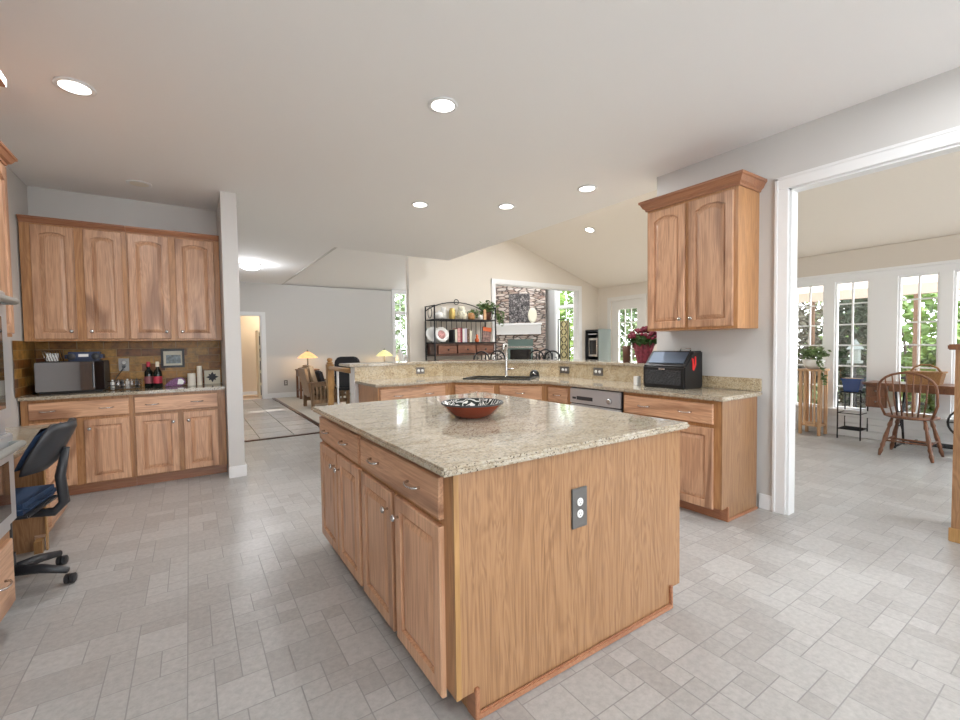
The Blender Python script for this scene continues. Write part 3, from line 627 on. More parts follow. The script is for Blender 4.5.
# niche base cabinets
ny = 5.235
base_cab('base_cabinet', 'wooden base cabinet below the microwave, left of its neighbour', (-1.207, ny, 0), 0, .75, .56,
    [('drawer', .05, .72, .71, .855, [.17, .56]), ('door', .05, .34, .11, .68, .305, .60), ('door', .40, .72, .11, .68, .44, .60)])
base_cab('base_cabinet', 'wooden base cabinet beside the white column', (-.456, ny, 0), 0, .75, .56,
    [('drawer', .012, .68, .71, .855, [.145, .505]), ('door', .012, .345, .11, .68, .305, .60), ('door', .39, .68, .11, .68, .43, .60)])
tag(MB().box(-1.213, 5.19, .884, .298, 5.793, .914, .006).obj('countertop', gran), 'granite counter in the niche under the tiled splash', 'countertop')
# things on the niche counter
CZ = .914
mw = thing('microwave_oven', 'black countertop microwave with mirrored door', 'microwave', (-1.14, 5.38, CZ+.005))
MB().box(0, 0, .015, .47, .33, .285, .006).box(.02, .01, 0, .45, .31, .015).obj('oven_case', black, mw)
MB().box(.0, -.012, .02, .40, 0, .28, .004).obj('door', mirrorglass, mw)
MB().box(.402, -.012, .02, .47, 0, .28, .003).obj('control_panel', darkglass, mw)
MB().box(.385, -.022, .04, .395, -.012, .26, .003).obj('handle', blackmatte, mw)
rd = thing('tabletop_radio', 'navy radio with two speakers lying on top of the microwave', 'radio', (-.955, 5.43, CZ+.291))
MB().box(0, 0, 0, .27, .16, .085, .025).obj('radio_case', M['navy'], rd, 'auto')
for x in (.05, .22): MB().lathe([(.032, 0), (.03, -.004), (.002, -.002)], (x, .001, .042), 20, 'y').obj('speaker_grille', blackmatte, rd, True)
MB().box(.10, -.004, .04, .17, .002, .065).obj('display', whitep, rd)
rk = thing('napkin_holder', 'silver wire rack leaning beside the radio on the microwave', 'rack', (-1.06, 5.46, CZ+.291))
b = MB()
for i in range(6): b.tube([(-.02+.018*i, 0, 0), (-.045+.018*i, 0, .10), (-.02+.018*i, .05, .10), (.0+.018*i, .05, 0)], .003, 6)
b.tube([(-.02, 0, .003), (.07, 0, .003)], .003).tube([(-.045, 0, .10), (.045, 0, .06)], .003).obj('wire', chrome, rk, True)
MB().box(-.02, .012, .004, .06, .04, .075).obj('napkins', whitep, rk)
cdx = thing('wire_basket', 'chrome wire basket of small bottles next to the microwave', 'basket', (-.655, 5.42, CZ))
b = MB()
for z in (.02, .05, .09): b.tube([(0, 0, z), (.24, 0, z), (.24, .16, z), (0, .16, z)], .003, 6, True)
for i in range(9): b.tube([(.03*i, 0, .005), (.03*i, 0, .09)], .002, 5).tube([(.03*i, .16, .005), (.03*i, .16, .09)], .002, 5)
b.obj('wire', chrome, cdx, True)
rn = random.Random(4)
for i in range(6):
    o = MB().lathe([(.016, 0), (.016, .07), (.008, .08), (.008, .095)], (.03+.036*i, .05+.05*(i % 2), .008), 12).obj('bottle', [whitep, chrome, blackmatte][i % 3], cdx, True)
c_ = thing('power_cord', 'black cord hanging from the outlet above the wire basket', 'cord', (0, 0, 0))
MB().tube([(-.565, 5.785, 1.13), (-.575, 5.75, 1.10), (-.62, 5.72, 1.03), (-.64, 5.70, .97), (-.65, 5.70, .925)], .004, 6).obj('cable', blackmatte, c_, True)
MB().box(-.58, 5.76, 1.115, -.55, 5.784, 1.145, .004).obj('plug', blackmatte, c_)
outlet('wall_outlet', 'pewter outlet in the slate splash between microwave and bottles', (-.565, 5.793, 1.15), 0, .085, .13)
def wine(label, x, y, lab):
    t = thing('wine_bottle', label, 'bottle', (x, y, CZ))
    MB().lathe([(.034, 0), (.037, .004), (.037, .14), (.034, .165), (.015, .195), (.0135, .25), (.015, .252), (.015, .262), (.012, .263)], n=22).obj('bottle_glass', M['bottle'], t, True)
    MB().lathe([(.0375, .05), (.0378, .052), (.0378, .118), (.0375, .12)], n=22, cap=False).obj('label', lab, t, True)
    MB().lathe([(.0155, .215), (.016, .217), (.016, .265), (.014, .267)], n=16).obj('foil_cap', M['labelred'] if lab == M['labeldark'] else M['card'], t, True)
    return t
wine('dark wine bottle with brown label, left of the pair', -.347, 5.52, M['labeldark'])
wine('dark wine bottle with bright red label, right of the pair', -.272, 5.47, M['labelred'])
pf = thing('framed_picture', 'small black framed picture on the slate splash', 'picture', (-.15, 5.793, 1.205))
MB().box(-.105, -.02, -.10, .105, 0, -.078, .003).box(-.105, -.02, .078, .105, 0, .10, .003).box(-.105, -.02, -.078, -.083, 0, .078, .003).box(.083, -.02, -.078, .105, 0, .078, .003).obj('frame', black, pf)
MB().box(-.083, -.008, -.078, .083, -.002, .078).obj('mat_board', M['card'], pf)
MB().box(-.06, -.0095, -.055, .07, -.0078, .035).obj('photo', plain('dim photo', (.12, .16, .17), .3, var=.8, bs=40), pf)
sh = thing('mosaic_dish', 'purple and white shell shaped dish leaning against the splash', 'dish', (-.135, 5.60, CZ))
b = MB(); P = [(-.095, .004), (-.05, .055), (0, .085), (.05, .095), (.085, .07), (.095, .03), (.06, .002), (0, 0)]
b.prism(P, 0, .02, 'y', bev=.006); b.obj('dish_body', M['purple'], sh)
MB().prism([(.02, .02), (.03, .075), (.06, .075), (.08, .05), (.07, .018)], -.004, .0, 'y').obj('inlay', whitep, sh)
def candle(label, x, y, r, h):
    t = thing('pillar_candle', label, 'candle', (x, y, CZ)); MB().lathe([(r*.98, 0), (r, .003), (r, h-.004), (r*.94, h), (r*.5, h-.006), (.002, h-.008)], n=24).obj('wax', cream, t, 'auto')
    MB().cyl((0, 0, h-.008), .0012, .014, 6).obj('wick', blackmatte, t)
candle('short thick cream pillar candle on the niche counter', .012, 5.60, .037, .13)
candle('tall thin cream pillar candle on the niche counter', .085, 5.60, .025, .205)
tl = thing('decorative_tile', 'square cream tile with dark star flower against the splash', 'tile', (.205, 5.70, CZ))
MB().box(-.075, 0, 0, .075, .015, .15, .003).obj('tile_body', M['card'], tl)
b = MB()
for i in range(8):
    a = i*PI/4; c, s = math.cos(a), math.sin(a); L = .06 if i % 2 == 0 else .05
    b.prism([(0, .075), (c*L*.5-s*.014, .075+s*L*.5+c*.014), (c*L, .075+s*L), (c*L*.5+s*.014, .075+s*L*.5-c*.014)], -.002-.0002*i, 0, 'y')
b.obj('flower_design', M['ink'], tl)
# tall oven tower and desk run along the left wall
ot = thing('oven_cabinet', 'tall wooden cabinet holding the double oven at the left edge', 'cabinet', (-.74, 2.12, 0), PI/2)
MB().box(0, 0, .1, .84, .475, .47).box(0, 0, 1.87, .84, .475, 2.55).box(0, 0, .47, .03, .475, 1.87).box(.81, 0, .47, .84, .475, 1.87).box(0, .07, 0, .84, .475, .1).obj('cabinet_box', hick_frame, ot)
d_ = panel(ot, 'drawer', .04, .80, .13, .43, hick_h, raised=False); pull(d_, .30, .28); pull(d_, .62, .28)
for a, c in ((.04, .41), (.43, .80)): knob(panel(ot, 'door', a, c, 1.95, 2.50, hick_v), a+.05, 2.0)
b = MB()
for (y, z0, z1) in ((-.012, 2.51, 2.54), (-.03, 2.54, 2.56), (-.055, 2.56, 2.60)): b.box(-.0, y, z0, .84-y, .475, z1, .003)
b.obj('crown_moulding', crown_m, ot)
ov = thing('double_wall_oven', 'stainless double wall oven with grey bar handles at the left edge', 'oven', (-.745, 2.16, 0), PI/2)
MB().box(0, -.02, .47, .76, .0, 1.86, .004).obj('oven_frame', steel, ov)
for z0, z1 in ((.52, .93), (1.0, 1.585)):
    dd = MB().box(.01, -.045, z0, .75, -.02, z1, .006).obj('oven_door', steel, ov)
    MB().box(.09, -.048, z0+.05, .67, -.045, z1-.12, .002).obj('door_window', darkglass, dd)
    MB().tube([(.03, -.045, z1-.05), (.03, -.085, z1-.05), (.70, -.085, z1-.05), (.70, -.045, z1-.05)], .016, 10).obj('handle', plain('grey handle', (.42, .44, .42), .35, metal=.4), dd, True)
MB().box(.03, -.03, 1.67, .73, -.02, 1.83, .003).obj('control_panel', darkglass, ov)
upper_cab('wooden wall cabinet above the desk next to the oven tower', (-.965, 3.03, 1.40), PI/2, 1.07, 1.13, .25,
    [('door', .02, .345, .02, 1.09, .31, .09, .045), ('door', .365, .69, .02, 1.09, .40, .09, .045), ('door', .71, 1.04, .02, 1.09, .75, .09, .045)], (0, 1), cs=.8)
dk = thing('built_in_desk', 'built in wooden desk with drawer pedestal beside the oven tower', 'desk', (-.82, 2.97, 0), PI/2)
MB().box(1.0, .0, .1, 1.50, .39, .73).box(1.0, .06, 0, 1.50, .39, .1).obj('pedestal', oak_panel, dk)
MB().box(0, .02, .63, 1.0, .04, .73).obj('apron', hick_frame, dk)
MB().box(0, .37, 0, 1.0, .39, .73).obj('modesty_panel', oak_panel, dk)
MB().box(.93, .01, 0, 1.0, .05, .08).box(.965, -.008, 0, 1.0, .0, .73).obj('corner_moulding', oakpost, dk)
for z0, z1 in ((.13, .40), (.42, .57), (.59, .71)):
    o = panel(dk, 'drawer', 1.03, 1.47, z0, z1, hick_h, raised=False); pull(o, 1.25, (z0+z1)/2)
tag(MB().box(-1.212, 2.972, .73, -.79, 4.50, .76, .006).obj('desktop', gran), 'granite desktop lower than the kitchen counter behind the office chair', 'desktop')
# desk chair (armless task chair)
def task_chair():
    t = thing('desk_chair', 'black armless office chair with navy seat rolled under the desk', 'chair', (-.86, 3.40, 0), math.radians(-8))
    MB().lathe([(.03, .08), (.03, .2), (.022, .2), (.022, .42)], n=16).obj('gas_column', blackmatte, t, 'auto')
    for k in range(5):
        a = k*2*PI/5-.21; c, s = math.cos(a), math.sin(a)
        MB().tube([(0, 0, .105), (c*.15, s*.15, .1), (c*.27, s*.27, .075)], [.032, .026, .018], 8).obj('base_arm', blackmatte, t, True)
        MB().lathe([(.02, -.025), (.027, -.02), (.027, -.004), (.01, -.003), (.01, .003), (.027, .004), (.027, .02), (.02, .025)], (c*.28, s*.28, .0275), 14, 'x').obj('caster', rubber, t, 'auto')
    b = MB().box(-.23, -.22, .455, .17, .21, .515, .028); b.obj('seat', M['denim'], t, 'auto')
    MB().box(-.19, -.18, .43, .16, .18, .452, .006).obj('seat_pan', blackmatte, t)
    # back on local +x side... curved shell
    b = MB(); bm = b.b; g = []
    n1, n2 = 9, 8
    for side in (0, 1):
        rows = []
        for i in range(n2):
            tt = i/(n2-1); z = .645+.265*tt; hw = .165*(1-.22*tt**3) * (1 if tt > .12 else .86)
            row = []
            for j in range(n1):
                u = -1+2*j/(n1-1); edge = max(abs(u), 0)
                y = u*hw; x = .17+.10*tt+.03*tt*tt-.045*(1-u*u)*0-.05*u*u
                th_ = .028*(1-edge**4)*(1-abs(2*tt-1)**6)+.006
                row.append(bm.verts.new((x+(th_ if side else -th_), y, z)))
            rows.append(row)
        g.append(rows)
    for side in (0, 1):
        R = g[side]
        for i in range(n2-1):
            for j in range(n1-1): bm.faces.new((R[i][j], R[i][j+1], R[i+1][j+1], R[i+1][j]))
    def strip(A, B):
        for i in range(len(A)-1): bm.faces.new((A[i], A[i+1], B[i+1], B[i]))
    strip(g[0][0], g[1][0]); strip(g[0][-1], g[1][-1]); strip([r[0] for r in g[0]], [r[0] for r in g[1]]); strip([r[-1] for r in g[0]], [r[-1] for r in g[1]])
    bmesh.ops.recalc_face_normals(bm, faces=bm.faces[:]); b.obj('backrest', blackmatte, t, True)
    MB().tube([(.0, 0, .41), (.20, 0, .40), (.245, 0, .45), (.232, 0, .60), (.262, 0, .76)], [.02, .025, .025, .024, .018], 8).obj('back_bracket', blackmatte, t, True)
    b = MB(); bm = b.b; R = []
    for i in range(7):
        tt = .12+.80*i/6; z = .645+.265*tt; hw = .145*(1-.22*tt**3); row = []
        for j in range(9):
            u = -1+j/4; row.append((.17+.10*tt+.03*tt*tt-.05*u*u-.036, u*hw, z, max(abs(u), abs(i-3)/3)))
        R.append(row)
    V0 = [[bm.verts.new(p[:3]) for p in r] for r in R]; V1 = [[bm.verts.new((p[0]-.022*(1-p[3]**4), p[1], p[2])) for p in r] for r in R]
    for V in (V0, V1):
        for i in range(6):
            for j in range(8): bm.faces.new((V[i][j], V[i][j+1], V[i+1][j+1], V[i+1][j]))
    bmesh.ops.remove_doubles(bm, verts=bm.verts[:], dist=1e-5); bmesh.ops.recalc_face_normals(bm, faces=bm.faces[:]); b.obj('back_cushion', M['denim'], t, True)
    return t
tch = task_chair()
# right side: bread bin, flowers
bb = thing('bread_bin', 'black slant front metal bin with red emblem on the counter', 'bin', (3.385, 2.475, .914), -PI/2)
MB().prism([(0, 0), (.27, 0), (.27, .315), (.13, .315), (.025, .20), (0, .185)], 0, .40, 'x', bev=.01).obj('bin_body', black, bb)
MB().prism([(.036, .212), (.118, .302), (.113, .306), (.031, .216)], .035, .365, 'x').obj('upper_lid', plain('blue grey metal', (.10, .13, .18), .35, metal=.3), bb)
MB().box(.03, -.01, .03, .37, 0, .155, .006).obj('lower_door', plain('hammered black', (.03, .032, .036), .4, bump=.8, bs=60), bb)
MB().box(.17, -.02, .158, .23, -.002, .172, .003).obj('latch', chrome, bb)
MB().tube([(.24, .20, .315), (.24, .20, .335), (.33, .20, .335), (.33, .20, .315)], .005, 8).obj('lid_handle', chrome, bb, True)
MB().prism([(.11, .16), (.13, .15), (.165, .20), (.16, .27), (.145, .27), (.145, .21), (.135, .19), (.125, .25), (.10, .26), (.11, .21)], .4005, .4035, 'x').obj('emblem', M['redp'], bb)
tb = thing('small_white_box', 'small white box beside the left side of the black bin', 'box', (3.42, 2.56, .914)); MB().box(-.03, -.02, 0, .03, .02, .085, .004).obj('box_body', whitep, tb)
fp = thing('potted_chrysanthemum', 'burgundy flowers in crimson foil wrapped pot on the bar', 'plant', (3.83, 2.79, 1.104))
pr_ = []
b = MB()
for ring in ((.06, 0), (.075, .06), (.085, .12), (.105, .19)):
    pr_.append(ring)
bm = b.b; rings = []
for r, h in pr_:
    rings.append([bm.verts.new((r*(1+.10*math.sin(j*2.9)*(h/.19))*math.cos(2*PI*j/28), r*(1+.10*math.sin(j*2.9)*(h/.19))*math.sin(2*PI*j/28), h+(.02*math.sin(j*2.1) if h > .15 else 0))) for j in range(28)])
for A, B in zip(rings, rings[1:]):
    for j in range(28): bm.faces.new((A[j], A[(j+1) % 28], B[(j+1) % 28], B[j]))
bm.faces.new(rings[0][::-1]); b.obj('foil_wrap', M['foil'], fp)
MB().leaves((0, 0, .22), (.15, .15, .07), 260, .07, 3).obj('leaves', M['green'], fp)
b = MB(); rn = random.Random(5)
for i in range(70):
    a = rn.random()*6.28; r = .15*math.sqrt(rn.random()); b.ball((r*math.cos(a), r*math.sin(a), .24+.10*(1-(r/.15)**2)+rn.random()*.02), .021, rz=.016, seg=8)
b.obj('blossoms', M['flower'], fp, True)
vs = thing('dark_tumbler', 'dark brown tumbler left of the potted flowers', 'cup', (3.82, 2.99, 1.104)); MB().lathe([(.035, 0), (.04, .12), (.042, .17), (.038, .17), (.035, .01)], n=18).obj('cup_body', M['terracotta'], vs, True)
# ceiling lights
lampmat = plain('lit lens', (1, 1, 1), .5, emit=(1, .96, .90), es=9)
def can(label, loc, tilt=None, on=True, group=None):
    t = thing('recessed_light', label, 'light', loc, 0)
    if tilt: t.rotation_euler = tilt
    MB().lathe([(.072, 0), (.095, -.002), (.098, -.008), (.090, -.012), (.072, -.010)], n=32).obj('trim_ring', white, t, True)
    MB().lathe([(.073, -.010), (.05, -.013), (.001, -.015)], n=32, cap=False).obj('lens', lampmat if on else cream, t, True)
    if on:
        l = bpy.data.lights.new('lamp', 'AREA'); l.shape = 'DISK'; l.size = .14; l.energy = CAN_W if loc[2] < 2.9 else 55 if loc[2] > 4.4 else (38 if loc[0] > 5.05 and loc[1] > 2 else 30); l.color = (.94, .97, 1.0)
        o = bpy.data.objects.new('lamp', l); COL.objects.link(o); o.parent = t; o.location = (0, 0, -.03)
    return t
Z = 2.85
for lab, x, y in (('recessed ceiling light nearest the oven tower', -.51, 3.48), ('recessed ceiling light above the island', 1.405, 2.514), ('recessed ceiling light nearest the right wall cabinet', 3.35, 3.09),
    ('recessed ceiling light above the dishwasher', 3.0, 3.96), ('recessed ceiling light above the left end of the peninsula', 2.15, 4.395),
    ('added recessed ceiling light, out of view over the right doorway side', 2.9, .3), ('added recessed ceiling light, out of view behind the camera', .4, -1.0), ('added recessed ceiling light, out of view behind the island', 2.9, -1.8)):  # out-of-view entries here are extra lamps added to brighten the kitchen
    can(lab, (x, y, Z))
can('recessed light in the sloped family room ceiling', (6.20, 5.66, ra(6.2)-.001), (0, math.atan(.32), 0))
for i_, (x, y) in enumerate(((6.2, 4.3), (5.0, 4.9))): can('added recessed light, unseen in the sloped ceiling above the kitchen soffit, '+('outer' if i_ == 0 else 'inner')+' one', (x, y, ra(x)-.001), (0, math.atan(.32), 0))  # unseen lamps added to lift the dim family room
for i_, x in enumerate((7.9, 9.2)): can('added recessed light, unseen high in the fireplace room ceiling, '+('first' if i_ == 0 else 'second')+' from the rack wall', (x, 9.6+i_*.8, 4.499))  # lamps added out of sight because the fireplace came out too dark
for i_, y in enumerate((-.7, -1.9)): can('added recessed light in the sunroom ceiling, out of view, '+('nearer' if i_ == 0 else 'further')+' from the doorway', (5.4, y, 3.80-.3474*(5.4-3.7)-.002), (0, math.atan(.3474), 0))  # extra lamps outside the frame, added to brighten the sunroom
can('unlit round ceiling fixture in front of the niche', (-.34, 5.19, Z), on=False)
fl = thing('flush_ceiling_light', 'lit white flush mount light on the foyer ceiling', 'light', (1.04, 9.6, 2.93))
MB().lathe([(.19, 0), (.19, -.02), (.17, -.03)], n=32).obj('mount_plate', chrome, fl, 'auto')
MB().lathe([(.17, -.03), (.165, -.07), (.12, -.10), (.002, -.11)], n=32, cap=False).obj('glass_shade', plain('lit bowl', (1, 1, 1), .5, emit=(.93, .95, 1), es=10), fl, True)
l = bpy.data.lights.new('lamp', 'POINT'); l.energy = 25; l.shadow_soft_size = .12; l.color = (.92, .95, 1); o = bpy.data.objects.new('lamp', l); COL.objects.link(o); o.parent = fl; o.location = (0, 0, -.25)
hl = thing('added_hall_lamp', 'small added ceiling lamp, unseen inside the warm hall behind the rear doorway', 'light', (1.7, 13.0, 2.4))  # unseen fixture, made up to give the hall light a source
MB().lathe([(.12, 0), (.12, -.03), (.08, -.07), (.002, -.08)], n=20, cap=False).obj('glass_shade', bpy.data.materials['lit bowl'], hl, True)
l = bpy.data.lights.new('added hall lamp', 'POINT'); l.energy = 11; l.shadow_soft_size = .12; l.color = (1, .86, .66); o = bpy.data.objects.new('added hall lamp', l); COL.objects.link(o); o.parent = hl; o.location = (0, 0, -.25)
# ------------------------------------------------------------------ railing, living room
rl = thing('stair_railing', 'oak railing with white turned balusters between peninsula and living room', 'railing', (0, 0, 0))
nw = MB().box(1.735, 6.80, 0, 1.825, 6.89, .14).box(1.742, 6.807, .14, 1.818, 6.883, .66).box(1.73, 6.795, .66, 1.83, 6.895, 1.04, .004).lathe([(.035, 1.04), (.05, 1.05), (.05, 1.065), (.03, 1.075), (.042, 1.10), (.036, 1.125), (.01, 1.135)], (1.78, 6.845, 0), 16)
nw.obj('newel_post', oakpost, rl, 'auto')
MB().prism([(6.80, .965), (5.08, .985), (5.08, 1.045), (6.80, 1.025)], 1.60, 1.66, 'x').obj('handrail', oakpost, rl) if False else MB().tube([(1.77, 6.80, .985), (1.62, 5.10, 1.01)], .032, 10).obj('handrail', oakpost, rl, True)
b0_ = None
for i in range(2):
    t_ = (i+.7)/2; x = 1.77+(1.62-1.77)*t_; y = 6.80-1.70*t_
    if b0_ is None:
        b0_ = MB().lathe([(.018, 0), (.018, .15), (.022, .17), (.012, .20), (.02, .32), (.014, .55), (.011, .72), (.017, .76), (.017, .985)], n=12).obj('baluster', white, rl, 'auto'); q_ = b0_
    else: q_ = b0_.copy(); COL.objects.link(q_); q_.parent = rl
    q_.location = (x, y, .004)
# mission armchair
ac = thing('mission_armchair', 'oak slatted armchair with tan back cushion and dark pillow near the foyer', 'chair', (2.06, 9.40, .004))
for (x, y) in ((.0, .0), (.0, .72), (.72, 0), (.72, .72)):
    MB().box(x, y, 0, x+.065, y+.065, .56 if x > 0 else .545, .004).obj('leg', missionwood, ac)
for y in (-.02, .70):
    MB().prism([(-.06, .545), (.84, .56), (.84, .585), (-.06, .57)], y, y+.11, 'y', bev=.004).obj('armrest', missionwood, ac)
for y in (.015, .735):
    b = MB().box(.06, y, .12, .72, y+.03, .20).box(.06, y, .48, .72, y+.03, .545)
    for i in range(8): b.box(.10+.075*i, y+.006, .20, .135+.075*i, y+.024, .48)
    b.obj('side_slats', missionwood, ac)
MB().box(.06, .065, .24, .76, .72, .28).obj('seat_frame', missionwood, ac)
MB().box(.08, .08, .28, .76, .705, .42, .04).obj('seat_cushion', M['tan'], ac, 'auto')
bk = MB().prism([(.06, .28), (-.06, .86), (-.11, .85), (.0, .26)], .07, .72, 'y').obj('back_frame', missionwood, ac)
MB().prism([(.20, .42), (.07, .92), (-.05, .90), (.07, .40)], .09, .70, 'y', bev=.03).obj('back_cushion', M['tan'], ac, 'auto')
pl_ = MB().prism([(.30, .45), (.22, .80), (.14, .79), (.21, .44)], .10, .48, 'y', bev=.025).obj('pillow', M['ink'], None, 'auto'); pl_.location = (2.10, 9.42, .004)
tag(pl_, 'dark throw pillow leaning in the slatted armchair', 'pillow')
# side table & lamps
st = thing('side_table', 'small red brown side table under the left stained glass lamp', 'table', (2.25, 11.55, .004))
MB().box(0, 0, .70, .50, .50, .735, .004).obj('table_top', chairwood, st); MB().box(.03, .03, .56, .47, .47, .70).obj('apron', chairwood, st)
for x in (.02, .43):
    for y in (.02, .43): MB().box(x, y, 0, x+.05, y+.05, .70).obj('leg', chairwood, st)
MB().box(.04, .04, .2, .46, .46, .22).obj('shelf', chairwood, st)
shade_m = plain('lit amber stained glass', (.55, .38, .17), .4, emit=(1, .62, .25), es=.85, var=.3, bs=14)
shade_m2 = plain('lit green amber glass', (.50, .48, .2), .4, emit=(.9, .85, .40), es=.8, var=.3, bs=14)
def tlamp(label, x, y, z, sm):
    t = thing('table_lamp', label, 'lamp', (x, y, z))
    MB().lathe([(.09, 0), (.09, .015), (.03, .03), (.018, .06), (.018, .34), (.03, .35), (.01, .36)], n=16).obj('lamp_base', bronze, t, 'auto')
    MB().lathe([(.25, .28), (.245, .295), (.16, .37), (.05, .44), (.03, .45)], n=8, cap=False).obj('lamp_shade', sm, t)
    MB().lathe([(.035, .445), (.03, .46), (.012, .47), (.012, .49), (.002, .495)], n=12).obj('finial', bronze, t, True)
    l = bpy.data.lights.new('bulb', 'POINT'); l.energy = 14; l.color = (1, .68, .38); l.shadow_soft_size = .04
    o = bpy.data.objects.new('bulb', l); COL.objects.link(o); o.parent = t; o.location = (0, 0, .25)
tlamp('left stained glass lamp glowing amber on the side table', 2.52, 11.80, .739, shade_m)
ch_ = thing('low_chest', 'long low chest under the far window carrying lamp and vase', 'chest', (4.1, 11.6, .004))
MB().box(0, 0, .08, 1.25, .5, .70).box(-.02, -.02, .70, 1.27, .52, .735, .004).obj('chest_body', darkwood, ch_)
for i in range(3): o = MB().box(.04+.4*i, -.015, .42, .41+.4*i, 0, .66, .003).obj('drawer', darkwood, ch_); MB().ball((.225+.4*i, -.025, .54), .015).obj('knob', chrome, o, True)
for x in (.02, 1.17):
    for y in (.02, .42): MB().box(x, y, 0, x+.06, y+.06, .08).obj('foot', darkwood, ch_)
tlamp('right stained glass lamp with pale green shade on the low chest', 4.58, 11.80, .739, shade_m2)
tv_ = thing('ceramic_vase', 'white ceramic vase on the low chest by the far window', 'vase', (5.05, 11.80, .739))
MB().lathe([(.08, 0), (.12, .08), (.13, .2), (.10, .33), (.05, .40), (.04, .45), (.05, .47), (.035, .46)], n=20).obj('vase_body', whitep, tv_, True)
outlet('wall_outlet', 'bronze outlet on the far wall left of the side table', (2.07, 12.299, .38), 0, .09, .14)
# leather office chair beyond railing
oc = thing('office_chair', 'black leather high back office chair behind the railing', 'chair', (2.62, 8.75, .004), math.radians(-30))
MB().prism([(-.22, .5), (.22, .5), (.25, .60), (.25, .97), (.22, 1.06), (.15, 1.10), (-.15, 1.10), (-.22, 1.06), (-.25, .97), (-.25, .60)], -.05, .05, 'y', bev=.02).obj('backrest', M['leather'], oc, 'auto'); MB().box(-.25, 0, .42, .25, .50, .52, .045).obj('seat', M['leather'], oc, 'auto')
for s in (-1, 1): MB().tube([(s*.25, .05, .47), (s*.31, .08, .52), (s*.31, .12, .68), (s*.31, .38, .69), (s*.29, .42, .48)], .018, 8).obj('armrest', blackmatte, oc, True)
MB().lathe([(.03, .06), (.03, .42)], (0, .25, 0), 12).obj('gas_column', chrome, oc, True)
for k in range(5):
    a = k*2*PI/5; c, s = math.cos(a), math.sin(a); MB().tube([(0, .25, .09), (c*.28, .25+s*.28, .07)], [.025, .018], 8).obj('base_arm', blackmatte, oc, True)
    MB().lathe([(.028, -.02), (.028, .02)], (c*.28, .25+s*.28, .03), 12, 'x').obj('caster', rubber, oc, 'auto')
# baker's rack
RX0, RX1, RY0, RY1 = 3.71, 5.06, 7.08, 7.44
rk = thing('bakers_rack', 'wrought iron bakers rack with three dark wooden drawers against the beige wall', 'rack', (0, 0, .004))
b = MB()
for x in (RX0, RX1):
    b = MB()
    for y in (RY0, RY1): b.tube([(x, y, 0), (x, y, 2.03)], .014, 8)
    for z in (.25, 1.12, 1.34, 1.77, 2.02): b.tube([(x, RY0, z), (x, RY1, z)], .010, 6)
    b.tube([(x, RY0+.18+.08*math.cos(a*PI/6), 1.90+.10*math.sin(a*PI/6)) for a in range(12)], .007, 6, True)
    b.obj('side_frame', iron, rk, True)
b = MB()
for z in (1.34, 1.77, .25):
    b.box(RX0, RY0-.01, z-.012, RX1, RY0+.01, z+.012).box(RX0, RY1-.01, z-.012, RX1, RY1+.01, z+.012)
    for i in range(12): b.box(RX0, RY0+.03*i+.01, z-.004, RX1, RY0+.03*i+.018, z+.004)
b.obj('wire_shelf', iron, rk)
b = MB()
for i in range(1, 12): x = RX0+(RX1-RX0)*i/12; b.tube([(x, RY1, 1.34), (x, RY1, 1.77)], .006, 6)
b.obj('back_rods', iron, rk, True)
b = MB(); cx = (RX0+RX1)/2; W2 = (RX1-RX0)/2
b.tube([(cx+W2*math.sin(u*PI/2)*1.0, RY1, 1.93+.20*math.cos(u*PI/2)**1.5) for u in [i/10-1 for i in range(21)]], .010, 8)
for s in (-1, 1):
    b.tube([(cx+s*(.05+.05*math.sin(a*.5)), RY1, 1.98-.012*a+.03*math.cos(a*.5)) for a in range(14)], .008, 6)
    b.tube([(cx+s*(.10+.05*math.cos(a*PI/5)), RY1, 1.94+.05*math.sin(a*PI/5)) for a in range(9)], .007, 6)
b.tube([(cx+.05*math.cos(a*PI/6), RY1, 2.14+.05*math.sin(a*PI/6)) for a in range(12)], .008, 6, True)
b.obj('scroll_crest', iron, rk, True)
MB().box(RX0+.02, RY0, 1.10, RX1-.02, RY1-.01, 1.13).box(RX0+.02, RY0, 1.30, RX1-.02, RY1-.01, 1.33).box(RX0+.02, RY1-.03, 1.13, RX1-.02, RY1-.01, 1.30).box(RX0+.02, RY0+.01, 1.13, RX0+.05, RY1, 1.30).box(RX1-.05, RY0+.01, 1.13, RX1-.02, RY1, 1.30).obj('drawer_case', darkwood, rk)
for i in range(3):
    x = RX0+.06+.415*i; o = MB().box(x, RY0-.015, 1.14, x+.395, RY0+.02, 1.29, .006).obj('drawer', wood('drawer red wood', (.20, .085, .05), (.13, .05, .03), (.08, .03, .02), axis='x') if i == 0 else bpy.data.materials['drawer red wood'], rk)
    MB().ball((x+.21, RY0-.028, 1.215), .017).obj('knob', blackmatte, o, True)
MB().box(RX0, RY0, .86, RX1, RY1, .89, .004).obj('wood_shelf', darkwood, rk)
